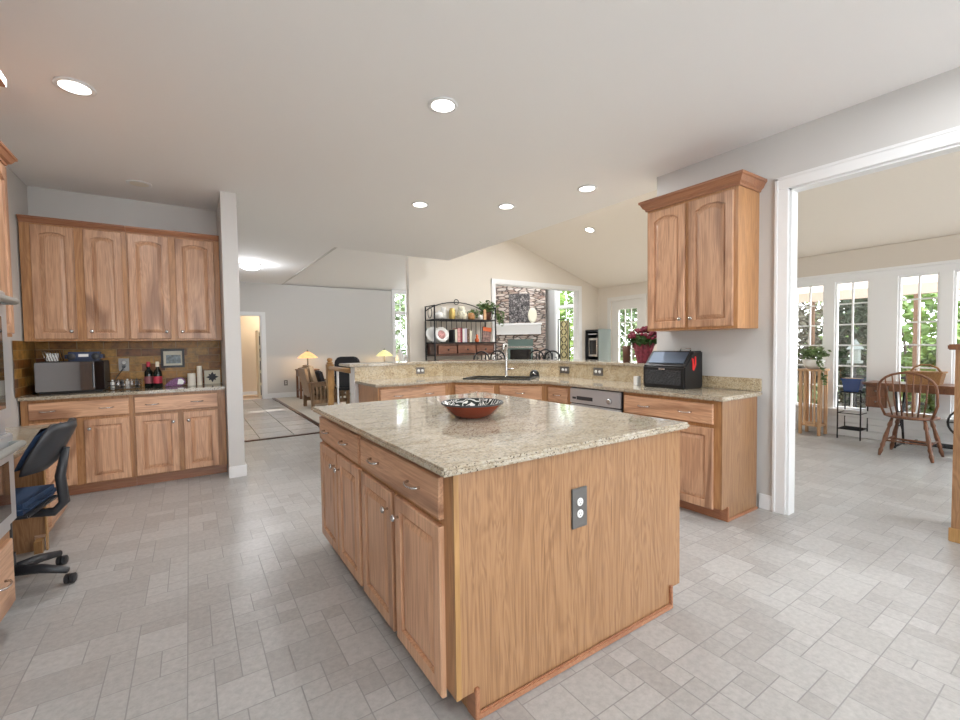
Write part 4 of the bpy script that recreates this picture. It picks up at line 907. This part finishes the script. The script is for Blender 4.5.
# items, shelf 1.352 (books/plates) and 1.782 (jugs)
def plate(label, x, y, z, r, mat, tilt=-.25, name='display_plate'):
    t = thing(name, label, 'plate', (x, y, z)); t.rotation_euler = (tilt, 0, 0)
    MB().lathe([(.001, .0), (r*.6, -.002), (r*.72, -.012), (r, -.022), (r, -.028), (r*.7, -.018), (r*.3, -.006), (.001, -.006)], (0, 0, r), 32, 'y').obj('plate_body', mat, t, True)
    return t
plate('white plate standing at the left end of the rack middle shelf', 3.80, 7.30, 1.358, .15, whitep)
p_ = plate('large plate with pink print standing in front on the rack middle shelf', 3.93, 7.20, 1.358, .145, whitep)
MB().lathe([(.001, -.012), (.085, -.014), (.085, -.010), (.001, -.008)], (0, 0, .145), 24, 'y').obj('print', M['pink'], p_, True)
bk_ = [('black spined book among the cookbooks on the rack', .035, .24, blackmatte), ('cream spined book at the left end of the rack cookbooks', .05, .25, M['card']), ('rose patterned book among the rack cookbooks', .07, .27, M['pink']), ('dark red book among the rack cookbooks', .045, .28, plain('dark red cloth', (.22, .03, .05), .7)),
       ('white book in the middle of the rack cookbooks', .05, .26, whitep), ('lavender white book right of the middle of the rack cookbooks', .05, .27, plain('lavender cloth', (.55, .5, .58), .7)), ('brown patterned book among the rack cookbooks', .06, .26, plain('brown pattern', (.16, .09, .06), .6, var=.8, bs=30)), ('ivory book at the right end of the rack cookbooks', .055, .22, M['card'])]
x = 4.15
for lab, w2, h2, mm in (bk_[0:1]+bk_[1:]):
    t = thing('cookbook', lab, 'book', (x, 7.16, 1.352)); MB().box(0, 0, 0, w2-.004, .18, h2, .003).obj('cover', mm, t); MB().box(.004, .003, .004, w2-.008, .183, h2-.006).obj('pages', M['card'], t); x += w2
t = thing('small_figurine', 'small orange and cream figurine right of the rack cookbooks', 'figurine', (4.66, 7.14, 1.352)); MB().lathe([(.035, 0), (.045, .05), (.02, .09), (.03, .12), (.015, .15), (.002, .155)], n=14).obj('figurine_body', M['orange'], t, True)
t = thing('propped_book', 'tilted orange and dark book standing at the right of the rack', 'book', (4.80, 7.17, 1.356)); t.rotation_euler = (-.1, .16, 0)
MB().box(0, 0, 0, .20, .03, .31, .003).obj('cover', plain('grey brown print', (.22, .13, .11), .6, var=.8, bs=20), t); MB().box(.0, -.003, .23, .20, .0, .31).obj('cover_band', M['orange'], t)
def jug(name, label, cat, x, y, z, prof, mat, handle=None):
    t = thing(name, label, cat, (x, y, z)); MB().lathe(prof, n=20).obj(name+'_body', mat, t, True)
    if handle: MB().tube([(handle[0], 0, handle[1]), (handle[0]+handle[2], 0, handle[1]+.01), (handle[0]+handle[2], 0, handle[3]-.01), (handle[0], 0, handle[3])], .008, 8).obj('handle', mat, t, True)
    return t
ZT = 1.786
jug('teapot', 'small white teapot at the left of the rack top shelf', 'teapot', 3.90, 7.26, ZT, [(.05, 0), (.085, .04), (.09, .09), (.06, .13), (.02, .14), (.015, .16), (.002, .165)], whitep, (-.07, .04, -.05, .11))
jug('pitcher', 'tall white pitcher behind the small teapot on the rack', 'pitcher', 4.055, 7.36, ZT, [(.05, 0), (.07, .05), (.06, .14), (.045, .2), (.05, .235), (.045, .235)], whitep, (.05, .06, .05, .2))
jug('canister', 'ochre canister on the rack top shelf', 'canister', 4.17, 7.24, ZT, [(.05, 0), (.06, .03), (.06, .17), (.045, .19), (.05, .21), (.002, .22)], M['gold'])
jug('pitcher', 'cream spotted pitcher under the scroll crest of the rack', 'pitcher', 4.37, 7.22, ZT, [(.07, 0), (.10, .06), (.095, .15), (.06, .21), (.07, .25), (.065, .25)], plain('spotted cream', (.70, .66, .52), .3, var=.45, bs=25), (-.07, .06, -.06, .2))
jug('small_jar', 'brown and cream small jar between pitcher and ivy on the rack', 'jar', 4.56, 7.18, ZT, [(.06, 0), (.07, .03), (.065, .10), (.05, .13), (.002, .14)], plain('caramel glaze', (.45, .22, .08), .3, var=.5, bs=15))
jug('small_cup', 'small white and navy cup left of the ivy pot', 'cup', 4.76, 7.16, ZT, [(.03, 0), (.045, .03), (.05, .09), (.045, .09), (.04, .02)], whitep)
t = thing('wooden_board', 'small pale wooden board standing next to the ivy pot', 'board', (4.83, 7.10, ZT)); MB().prism([(-.03, 0), (.03, 0), (.028, .18), (0, .21), (-.028, .18)], 0, .02, 'y').obj('board_body', pinewood, t)
iv = thing('potted_ivy', 'trailing ivy in a brown pot at the right end of the rack top', 'plant', (4.99, 7.26, ZT))
MB().lathe([(.06, 0), (.085, .13), (.095, .14), (.095, .16), (.08, .15)], n=18).obj('pot', M['terracotta'], iv, True)
b = MB().leaves((0, 0, .24), (.24, .16, .15), 330, .075, 8, shell=.2).leaves((.30, -.02, .05), (.13, .1, .17), 110, .07, 9, shell=.1).leaves((-.33, 0, .12), (.16, .1, .10), 90, .07, 10, shell=.1)
b.obj('leaves', M['green2'], iv)
# iron chairs beyond the bar
def iron_chair(label, x, y, rz, cushion=None):
    t = thing('wrought_iron_chair', label, 'chair', (x, y, .004), rz, 'wrought iron chairs beyond the bar')
    b = MB()
    pts = [(-.13, 0, .62), (-.125, 0, .95)]+[(-.125*math.cos(a*PI/10), 0, 1.06+.125*math.sin(a*PI/10)) for a in range(11)]+[(.125, 0, .95), (.13, 0, .62)]
    b.tube(pts, .013, 8)
    b.tube([(0, 0, .70), (0, 0, 1.12), (0, 0, 1.16)], [.008, .010, .002], 6)
    for s in (-1, 1): b.tube([(s*.005, 0, .98), (s*.05, 0, 1.0), (s*.075, 0, 1.05), (s*.06, 0, 1.09), (s*.04, 0, 1.07)], .008, 6)
    b.tube([(-.03, 0, .98), (.03, 0, .98)], .010, 6).obj('backrest', iron, t, True)
    MB().box(-.2, .0, .60, .2, .38, .645, .015).obj('seat', cushion or M['tan'], t)
    for sx in (-.18, .18):
        for sy in (.02, .36): MB().tube([(sx, sy, .61), (sx*1.1, sy+(.02 if sy > .1 else -.02), 0)], .012, 8).obj('leg', iron, t, True)
    MB().tube([(-.18, .02, .2), (.18, .02, .2), (.18, .36, .2), (-.18, .36, .2)], .008, 6, True).obj('footrest', iron, t, True)
    return t
for lab, p, rz in (('wrought iron chair back directly left of the faucet', (4.00, 6.0), -.55), ('wrought iron chair back seen just behind the faucet', (4.72, 6.55), -.65),
                   ('wrought iron chair back in front of the fireplace opening', (5.18, 6.0), -.7), ('wrought iron chair with plain round back, right of the fireplace opening', (5.98, 6.65), -.7), ('rightmost wrought iron chair back with scroll ornament above the bar', (4.86, 5.24), -.75)):
    iron_chair(lab, p[0], p[1], rz)
# corner fireplace
fo = thing('stone_fireplace', 'corner fireplace of stacked stone with white mantel seen through the opening', 'fireplace', (9.27, 11.57, .004), PI/4+PI/2+PI)
fo.rotation_euler = (0, 0, -PI/4)
MB().prism([(-.86, 0), (-.70, .16), (.70, .16), (.86, 0)], 0, 4.45).obj('chimney_breast', stone_m, fo)
MB().box(-.36, -.03, 2.02, .34, 0, 2.98, .01).obj('inset_panel', pebble_m, fo)
b = MB().box(-.80, -.20, 1.93, .74, 0, 1.99, .006); b.prism([(0, 1.62), (-.08, 1.62), (-.10, 1.72), (-.17, 1.90), (-.17, 1.93), (0, 1.93)], -.77, .71, 'x'); b.obj('mantel', white, fo)
MB().box(-.40, -.035, .40, .44, 0, 1.46, .004).obj('firebox_surround', plain('green grey metal', (.12, .17, .15), .4), fo)
MB().box(-.33, -.045, .46, .37, -.035, 1.12, .003).obj('firebox_glass', darkglass, fo)
MB().box(-.40, -.05, 1.17, .44, -.035, 1.23, .003).obj('vent_strip', chrome, fo)
t = plate('oval cream plate standing on the right of the mantel', 9.27+.44*.707-.09, 11.57-.44*.707-.09, 1.995, .20, M['card'], 0); t.rotation_euler = (0, 0, -PI/4); t.scale = (.75, 1, 1.25)
gp = thing('iron_screen', 'tall gold and iron scroll panel standing by the living room window', 'screen', (10.30, 10.80, .004), -PI/2)
b = MB()
for x in (0, .5): b.tube([(x, 0, 0), (x, 0, 2.1)], .016, 8)
for z in (.02, 2.1): b.tube([(0, 0, z), (.5, 0, z)], .016, 8)
for i in range(8):
    z = .18+.25*i
    for s in (-1, 1): b.tube([(.25+s*(.03+.09*math.sin(a*PI/7)), 0, z-.10+.2*a/7) for a in range(8)], .014, 6)
b.tube([(.08, 0, 0), (.08, 0, 2.1)], .01).tube([(.42, 0, 0), (.42, 0, 2.1)], .01).obj('scrollwork', iron, gp, True)
MB().box(.03, .03, .05, .47, .04, 2.05).obj('backing', plain('pale amber glass panel', (.70, .60, .32), .4), gp)
# media cabinet in family room corner
mc = thing('media_cabinet', 'dark media cabinet with grey side in the family room corner', 'cabinet', (8.0, 7.06, .004))
MB().box(0, 0, 0, .40, .02, 1.62).box(0, .38, 0, .40, .40, 1.62).box(.37, .02, 0, .40, .38, 1.62).box(0, .02, 1.58, .37, .38, 1.62).box(0, .02, .88, .37, .38, .91).box(0, .02, 0, .37, .38, .04).obj('cabinet_box', blackmatte, mc)
MB().box(-.005, -.025, 0, .42, -.001, 1.63, .004).obj('side_panel', M['grey'], mc)
fm = MB().box(.04, .06, .98, .07, .34, 1.42, .004).obj('screen_frame', chrome, mc); MB().box(.036, .10, 1.03, .041, .30, 1.37).obj('screen', darkglass, fm)
MB().box(.03, .08, 1.50, .20, .34, 1.53, .003).obj('media_player', steel, mc)
# hall shelf seen in the rear doorway
hs = thing('hall_bookcase', 'narrow cream bookcase with dark spines in the lit room behind the rear doorway', 'bookcase', (1.50, 12.75, .004))
MB().box(0, 0, 0, .03, .5, 1.75).box(.03, .46, 0, .6, .5, 1.75).box(.03, 0, 1.7, .6, .46, 1.75).obj('case', plain('cream paint', (.72, .63, .48), .5), hs)
for i in range(5): MB().box(.04, .03, .05+.33*i, .55, .4, .08+.33*i+.2).obj('books', [M['ink'], darkwood][i % 2], hs)
# ------------------------------------------------------------------ sunroom
ps = thing('plant_stand', 'tall slatted pine plant stand by the sunroom windows', 'stand', (7.10, 2.40, 0))
for x in (0, .22):
    for y in (0, .22):
        b = MB().box(x, y, 0, x+.035, y+.035, .88, .003)
        b.obj('leg', pinewood, ps)
b = MB()
for i in (1, 2, 3, 4):
    b.box(.035+.037*i, .01, .18, .05+.037*i, .02, .86) if False else None
for x in (.06, .18): b.box(x, .005, .14, x+.02, .02, .88).box(.005, x, .14, .02, x+.02, .88).box(x, .235, .14, x+.02, .25, .88).box(.235, x, .14, .25, x+.02, .88)
b.obj('side_slats', pinewood, ps)
MB().box(.01, .01, .12, .245, .245, .15).obj('lower_shelf', pinewood, ps); MB().box(-.015, -.015, .88, .27, .27, .91, .004).obj('stand_top', pinewood, ps)
ip = thing('potted_ivy', 'pale ivy in a white bowl on the pine plant stand', 'plant', (7.225, 2.525, .91))
MB().lathe([(.07, 0), (.12, .05), (.135, .13), (.12, .13), (.1, .02)], n=20).obj('pot', whitep, ip, True)
b = MB().leaves((0, 0, .21), (.19, .19, .10), 260, .06, 12, shell=.2); 
for k in range(3): b.leaves((-.13+.02*k, -.12-.015*k, .10-.11*k), (.05, .05, .09), 30, .05, 20+k, shell=.1)
b.obj('leaves', M['green2'], ip)
ms = thing('metal_plant_stand', 'thin black wire stand carrying the blue planter', 'stand', (7.17, 1.99, 0))
b = MB()
for x in (0, .26):
    for y in (0, .24): b.tube([(x, y, 0), (x, y, .62)], .008, 6)
for z in (.13, .34, .615): b.tube([(0, 0, z), (.26, 0, z), (.26, .24, z), (0, .24, z)], .006, 6, True)
for i in range(6): b.tube([(.04*i+.03, 0, .13), (.04*i+.03, .24, .13)], .004, 5).tube([(.04*i+.03, 0, .615), (.04*i+.03, .24, .615)], .004, 5)
b.obj('wire_frame', iron, ms, True)
bp_ = thing('blue_planter', 'cobalt blue tapered planter with soil on the wire stand', 'planter', (7.30, 2.11, .622))
MB().prism([(-.075, 0), (.075, 0), (.10, .15), (-.10, .15)], -.07, .07, 'x').box(-.08, -.11, .15, .08, .11, .172, .004).obj('planter_body', M['blueglaze'], bp_)
MB().box(-.07, -.095, .172, .07, .095, .176).obj('soil', M['tan'], bp_)
stt = thing('sewing_table', 'wooden treadle sewing table with hanging drawers and black iron base', 'table', (6.98, 1.0, 0))
MB().box(0, -.15, .745, .42, .93, .775, .004).obj('table_top', chairwood, stt); MB().box(.02, -.1, .68, .40, .68, .745).obj('apron', chairwood, stt)
for y0 in (.70,):
    cse = MB().box(.03, y0, .47, .39, y0+.20, .745, .003).obj('drawer_case', chairwood, stt)
    for z in (.485, .615): o = MB().box(.015, y0+.015, z, .03, y0+.185, z+.115, .003).obj('drawer', chairwood, stt); MB().ball((.008, y0+.10, z+.058), .012).obj('knob', bronze, o, True)
for y0 in (-.05, .62):
    b = MB()
    for x in (.03, .38): b.tube([(x, y0, 0), (x+(.08 if x < .2 else -.08), y0, .34), (x, y0, .68)], .012, 6)
    b.tube([(.11, y0, .34), (.30, y0, .34)], .01).tube([(.03, y0, .10), (.38, y0, .58)], .008).tube([(.38, y0, .10), (.03, y0, .58)], .008).tube([(.0, y0, .02), (.41, y0, .02)], .012)
    b.tube([(.205+.09*math.cos(a*PI/8), y0, .34+.09*math.sin(a*PI/8)) for a in range(16)], .008, 6, True)
    b.obj('iron_side', iron, stt, True)
b = MB().tube([(.30, .06+.17*math.cos(a*PI/12), .34+.17*math.sin(a*PI/12)) for a in range(24)], .011, 6, True)
for k in range(4): a = k*PI/4; b.tube([(.30, .06+.17*math.cos(a), .34+.17*math.sin(a)), (.30, .06-.17*math.cos(a), .34-.17*math.sin(a))], .006)
b.obj('flywheel', iron, stt, True)
b = MB()
for i in range(7): b.box(.07+.035*i, .12, .07, .085+.035*i, .50, .085)
b.box(.06, .12, .065, .32, .14, .09).box(.06, .48, .065, .32, .50, .09).tube([(.2, -.05, .078), (.2, .62, .078)], .008).obj('treadle', iron, stt)
bs = thing('wicker_basket', 'woven brown handled basket on the sewing table', 'basket', (7.16, 1.40, .775))
MB().prism([(-.13, 0), (.13, 0), (.155, .14), (-.155, .14)], -.10, .10, 'x').box(-.115, -.165, .13, .115, .165, .15, .004).obj('basket_body', M['basket'], bs)
MB().tube([(0, -.13, .14), (0, -.10, .19), (0, -.04, .225), (0, .04, .225), (0, .10, .19), (0, .13, .14)], .010, 8).obj('handle', M['basket'], bs, True)
wc = thing('windsor_chair', 'brown hoop back spindle chair facing the sewing table', 'chair', (6.68, 1.41, 0), -PI/2)
# local: +y is chair front; here rotated so front faces +x
b = MB().lathe([(.0, .425), (.19, .425), (.225, .438), (.225, .452), (.20, .46), (.001, .452)], n=28, cap=False); b.obj('seat', chairwood, wc, True)
hp = [(-.19, -.13, .45), (-.235, -.17, .60), (-.235, -.19, .72)]+[(-.235*math.cos(a*PI/12), -.195-.03*math.sin(a*PI/12), .76+.18*math.sin(a*PI/12)) for a in range(1, 12)]+[(.235, -.19, .72), (.235, -.17, .60), (.19, -.13, .45)]
MB().tube(hp, .013, 8).obj('hoop_back', chairwood, wc, True)
for i in range(7):
    u = -1+2*(i+1)/8; zt = .76+.18*math.sqrt(1-u*u) if abs(u) < .95 else .8
    MB().tube([(u*.165, -.165+.04*u*u, .45), (u*.20, -.19, .62), (u*.232, -.20-.025*math.sqrt(1-u*u), zt-.01)], [.007, .009, .006], 6).obj('spindle', chairwood, wc, True)
LG = {}
for sx in (-1, 1):
    for sy in (-1, 1):
        A_ = Vector((sx*.13, sy*.12, .43)); B_ = Vector((sx*.215, sy*.215, 0)); P_ = [A_.lerp(B_, t_) for t_ in (0, .12, .2, .26, .5, .66, .72, .8, .86, .92, 1)]
        MB().tube(P_, [.012, .017, .022, .014, .022, .017, .023, .015, .022, .018, .012], 10).obj('leg', chairwood, wc, True); LG[sx, sy] = A_.lerp(B_, .6)
b = MB()
for sx in (-1, 1): b.tube([LG[sx, -1], LG[sx, 1]], .010)
b.tube([(LG[-1, 1]+LG[-1, -1])/2, (LG[1, 1]+LG[1, -1])/2], .011).tube([LG[-1, -1], LG[1, -1]], .009)
b.obj('stretcher', chairwood, wc, True)
hw = thing('tall_wood_cabinet', 'tall oak cabinet with capped top at the right edge of the picture', 'cabinet', (4.06, .66, 0), -PI/2)
MB().box(0, 0, 0, .9, .45, 1.235).obj('cabinet_box', oak_panel, hw); MB().box(-.03, -.03, 1.235, .93, .48, 1.27, .006).obj('cabinet_top', chairwood, hw); MB().box(-.01, -.01, 0, .91, .0, .09, .003).obj('base_trim', oakpost, hw)
# ------------------------------------------------------------------ outdoors
struct(MB().box(7.6, -14, -.40, 40, 30, -.35).obj('ground_outside', M['lawn']))
struct(MB().box(-12, -16, -.40, 7.6, -3.45, -.12).box(7.6, -14, -.34, 9.0, 8.5, -.33).obj('ground_bounce_patio', plain('pale bounce concrete', (.62, .60, .57), .9)))  # pale patio behind the house, added to bounce daylight onto the ceiling
def shrub(label, c, rad, n, size, mat, seed, name='garden_shrub'):
    t = thing(name, label, 'shrub', (c[0], c[1], -.35)); MB().tube([(0, 0, 0), (0, 0, c[2]+.1)], .05).tube([(0, 0, .2), (.2, .2, c[2]+.3)], .03).obj('stem', M['bark'], t, True)
    MB().leaves((0, 0, c[2]+.35), rad, n, size, seed, shell=.45).obj('foliage', mat, t)
shrub('bright green shrub outside behind the sewing table window', (11.35, 1.85, .55), (.8, .7, 1.0), 2600, .17, M['green3'], 31)
shrub('bright green shrub outside to the right of the windsor chair', (11.0, .25, .6), (.8, .75, 1.1), 2600, .17, M['green3'], 32)
shrub('dark evergreen outside between the plant stand windows', (11.2, 3.15, .9), (.7, .6, 1.9), 2600, .15, M['green4'], 33)
shrub('brown grey thicket outside the leftmost sunroom window', (11.6, 4.60, 1.0), (.9, .8, 2.3), 3200, .15, plain('thicket leaf', (.11, .095, .06), .8, var=.6, bs=3), 34)
shrub('low pale shrub outside below the leftmost sunroom window', (9.6, 3.55, .0), (.55, .5, .5), 1100, .12, M['green2'], 35)
shrub('sunlit tree outside the family room french door', (12.6, 9.6, 1.5), (1.6, 1.6, 2.0), 2400, .22, M['green2'], 36)

shrub('tall tree outside the living room window', (15.0, 15.4, 2.4), (2.2, 2.2, 2.4), 2600, .28, M['green3'], 37)
shrub('tree behind the far narrow window', (8.0, 19.0, 1.9), (2.2, 2.2, 2.4), 2400, .28, M['green2'], 38)
shrub('tall garden tree beyond the awning', (15.0, 3.2, 1.6), (2.0, 2.4, 1.9), 2400, .26, M['green3'], 39)
aw = thing('patio_awning', 'beige cloth canopy on cedar posts outside the sunroom windows', 'awning', (8.75, -.8, -.35))
MB().prism([(0, 2.45), (.8, 2.95), (1.6, 2.45), (1.6, 2.41), (.8, 2.91), (0, 2.41)], 0, 4.5, 'y').box(-.01, 0, 2.30, .01, 4.5, 2.45).obj('canopy', M['awning'], aw)
for x in (.0, 1.52):
    for y in (.02, 2.58, 4.4): MB().box(x, y, 0, x+.07, y+.07, 2.40).obj('post', M['post'], aw)
bh = thing('bird_feeder', 'white lantern shaped bird feeder outside the sunroom window', 'feeder', (8.9, 2.55, -.35))
MB().tube([(0, 0, 0), (0, 0, 1.28)], .015).obj('pole', iron, bh, True)
MB().box(-.08, -.08, 1.28, .08, .08, 1.32).box(-.055, -.055, 1.32, .055, .055, 1.50).obj('feeder_body', M['grey'], bh); MB().lathe([(.12, 1.50), (.06, 1.58), (.01, 1.66)], n=4).obj('feeder_roof', M['grey'], bh)
fe = thing('garden_fence', 'dark lattice fence outside the plant stand windows', 'fence', (9.7, 1.95, -.35))
b = MB()
for i in range(6): b.box(-.015, .16*i, 0, .015, .16*i+.03, 1.05)
for z in (.2, .6, 1.0): b.box(-.02, -.05, z, .02, .95, z+.04)
b.obj('fence_panel', iron, fe)

# ------------------------------------------------------------------ groups of repeats
GROUPS = {'recessed_light': 'recessed ceiling lights', 'cookbook': 'cookbooks on the rack', 'wine_bottle': 'wine bottles on the niche counter', 'pillar_candle': 'candles on the niche counter',
    'base_cabinet': 'wooden base cabinets', 'wall_cabinet': 'wooden wall cabinets', 'wall_outlet': 'wall outlets', 'table_lamp': 'stained glass table lamps', 'garden_shrub': 'shrubs and trees in the garden', 'display_plate': 'display plates'}
for o in COL.objects:
    if o.parent is None and o.get('label') and 'group' not in o:
        g_ = GROUPS.get(o.name.split('.')[0])
        if g_: o['group'] = g_
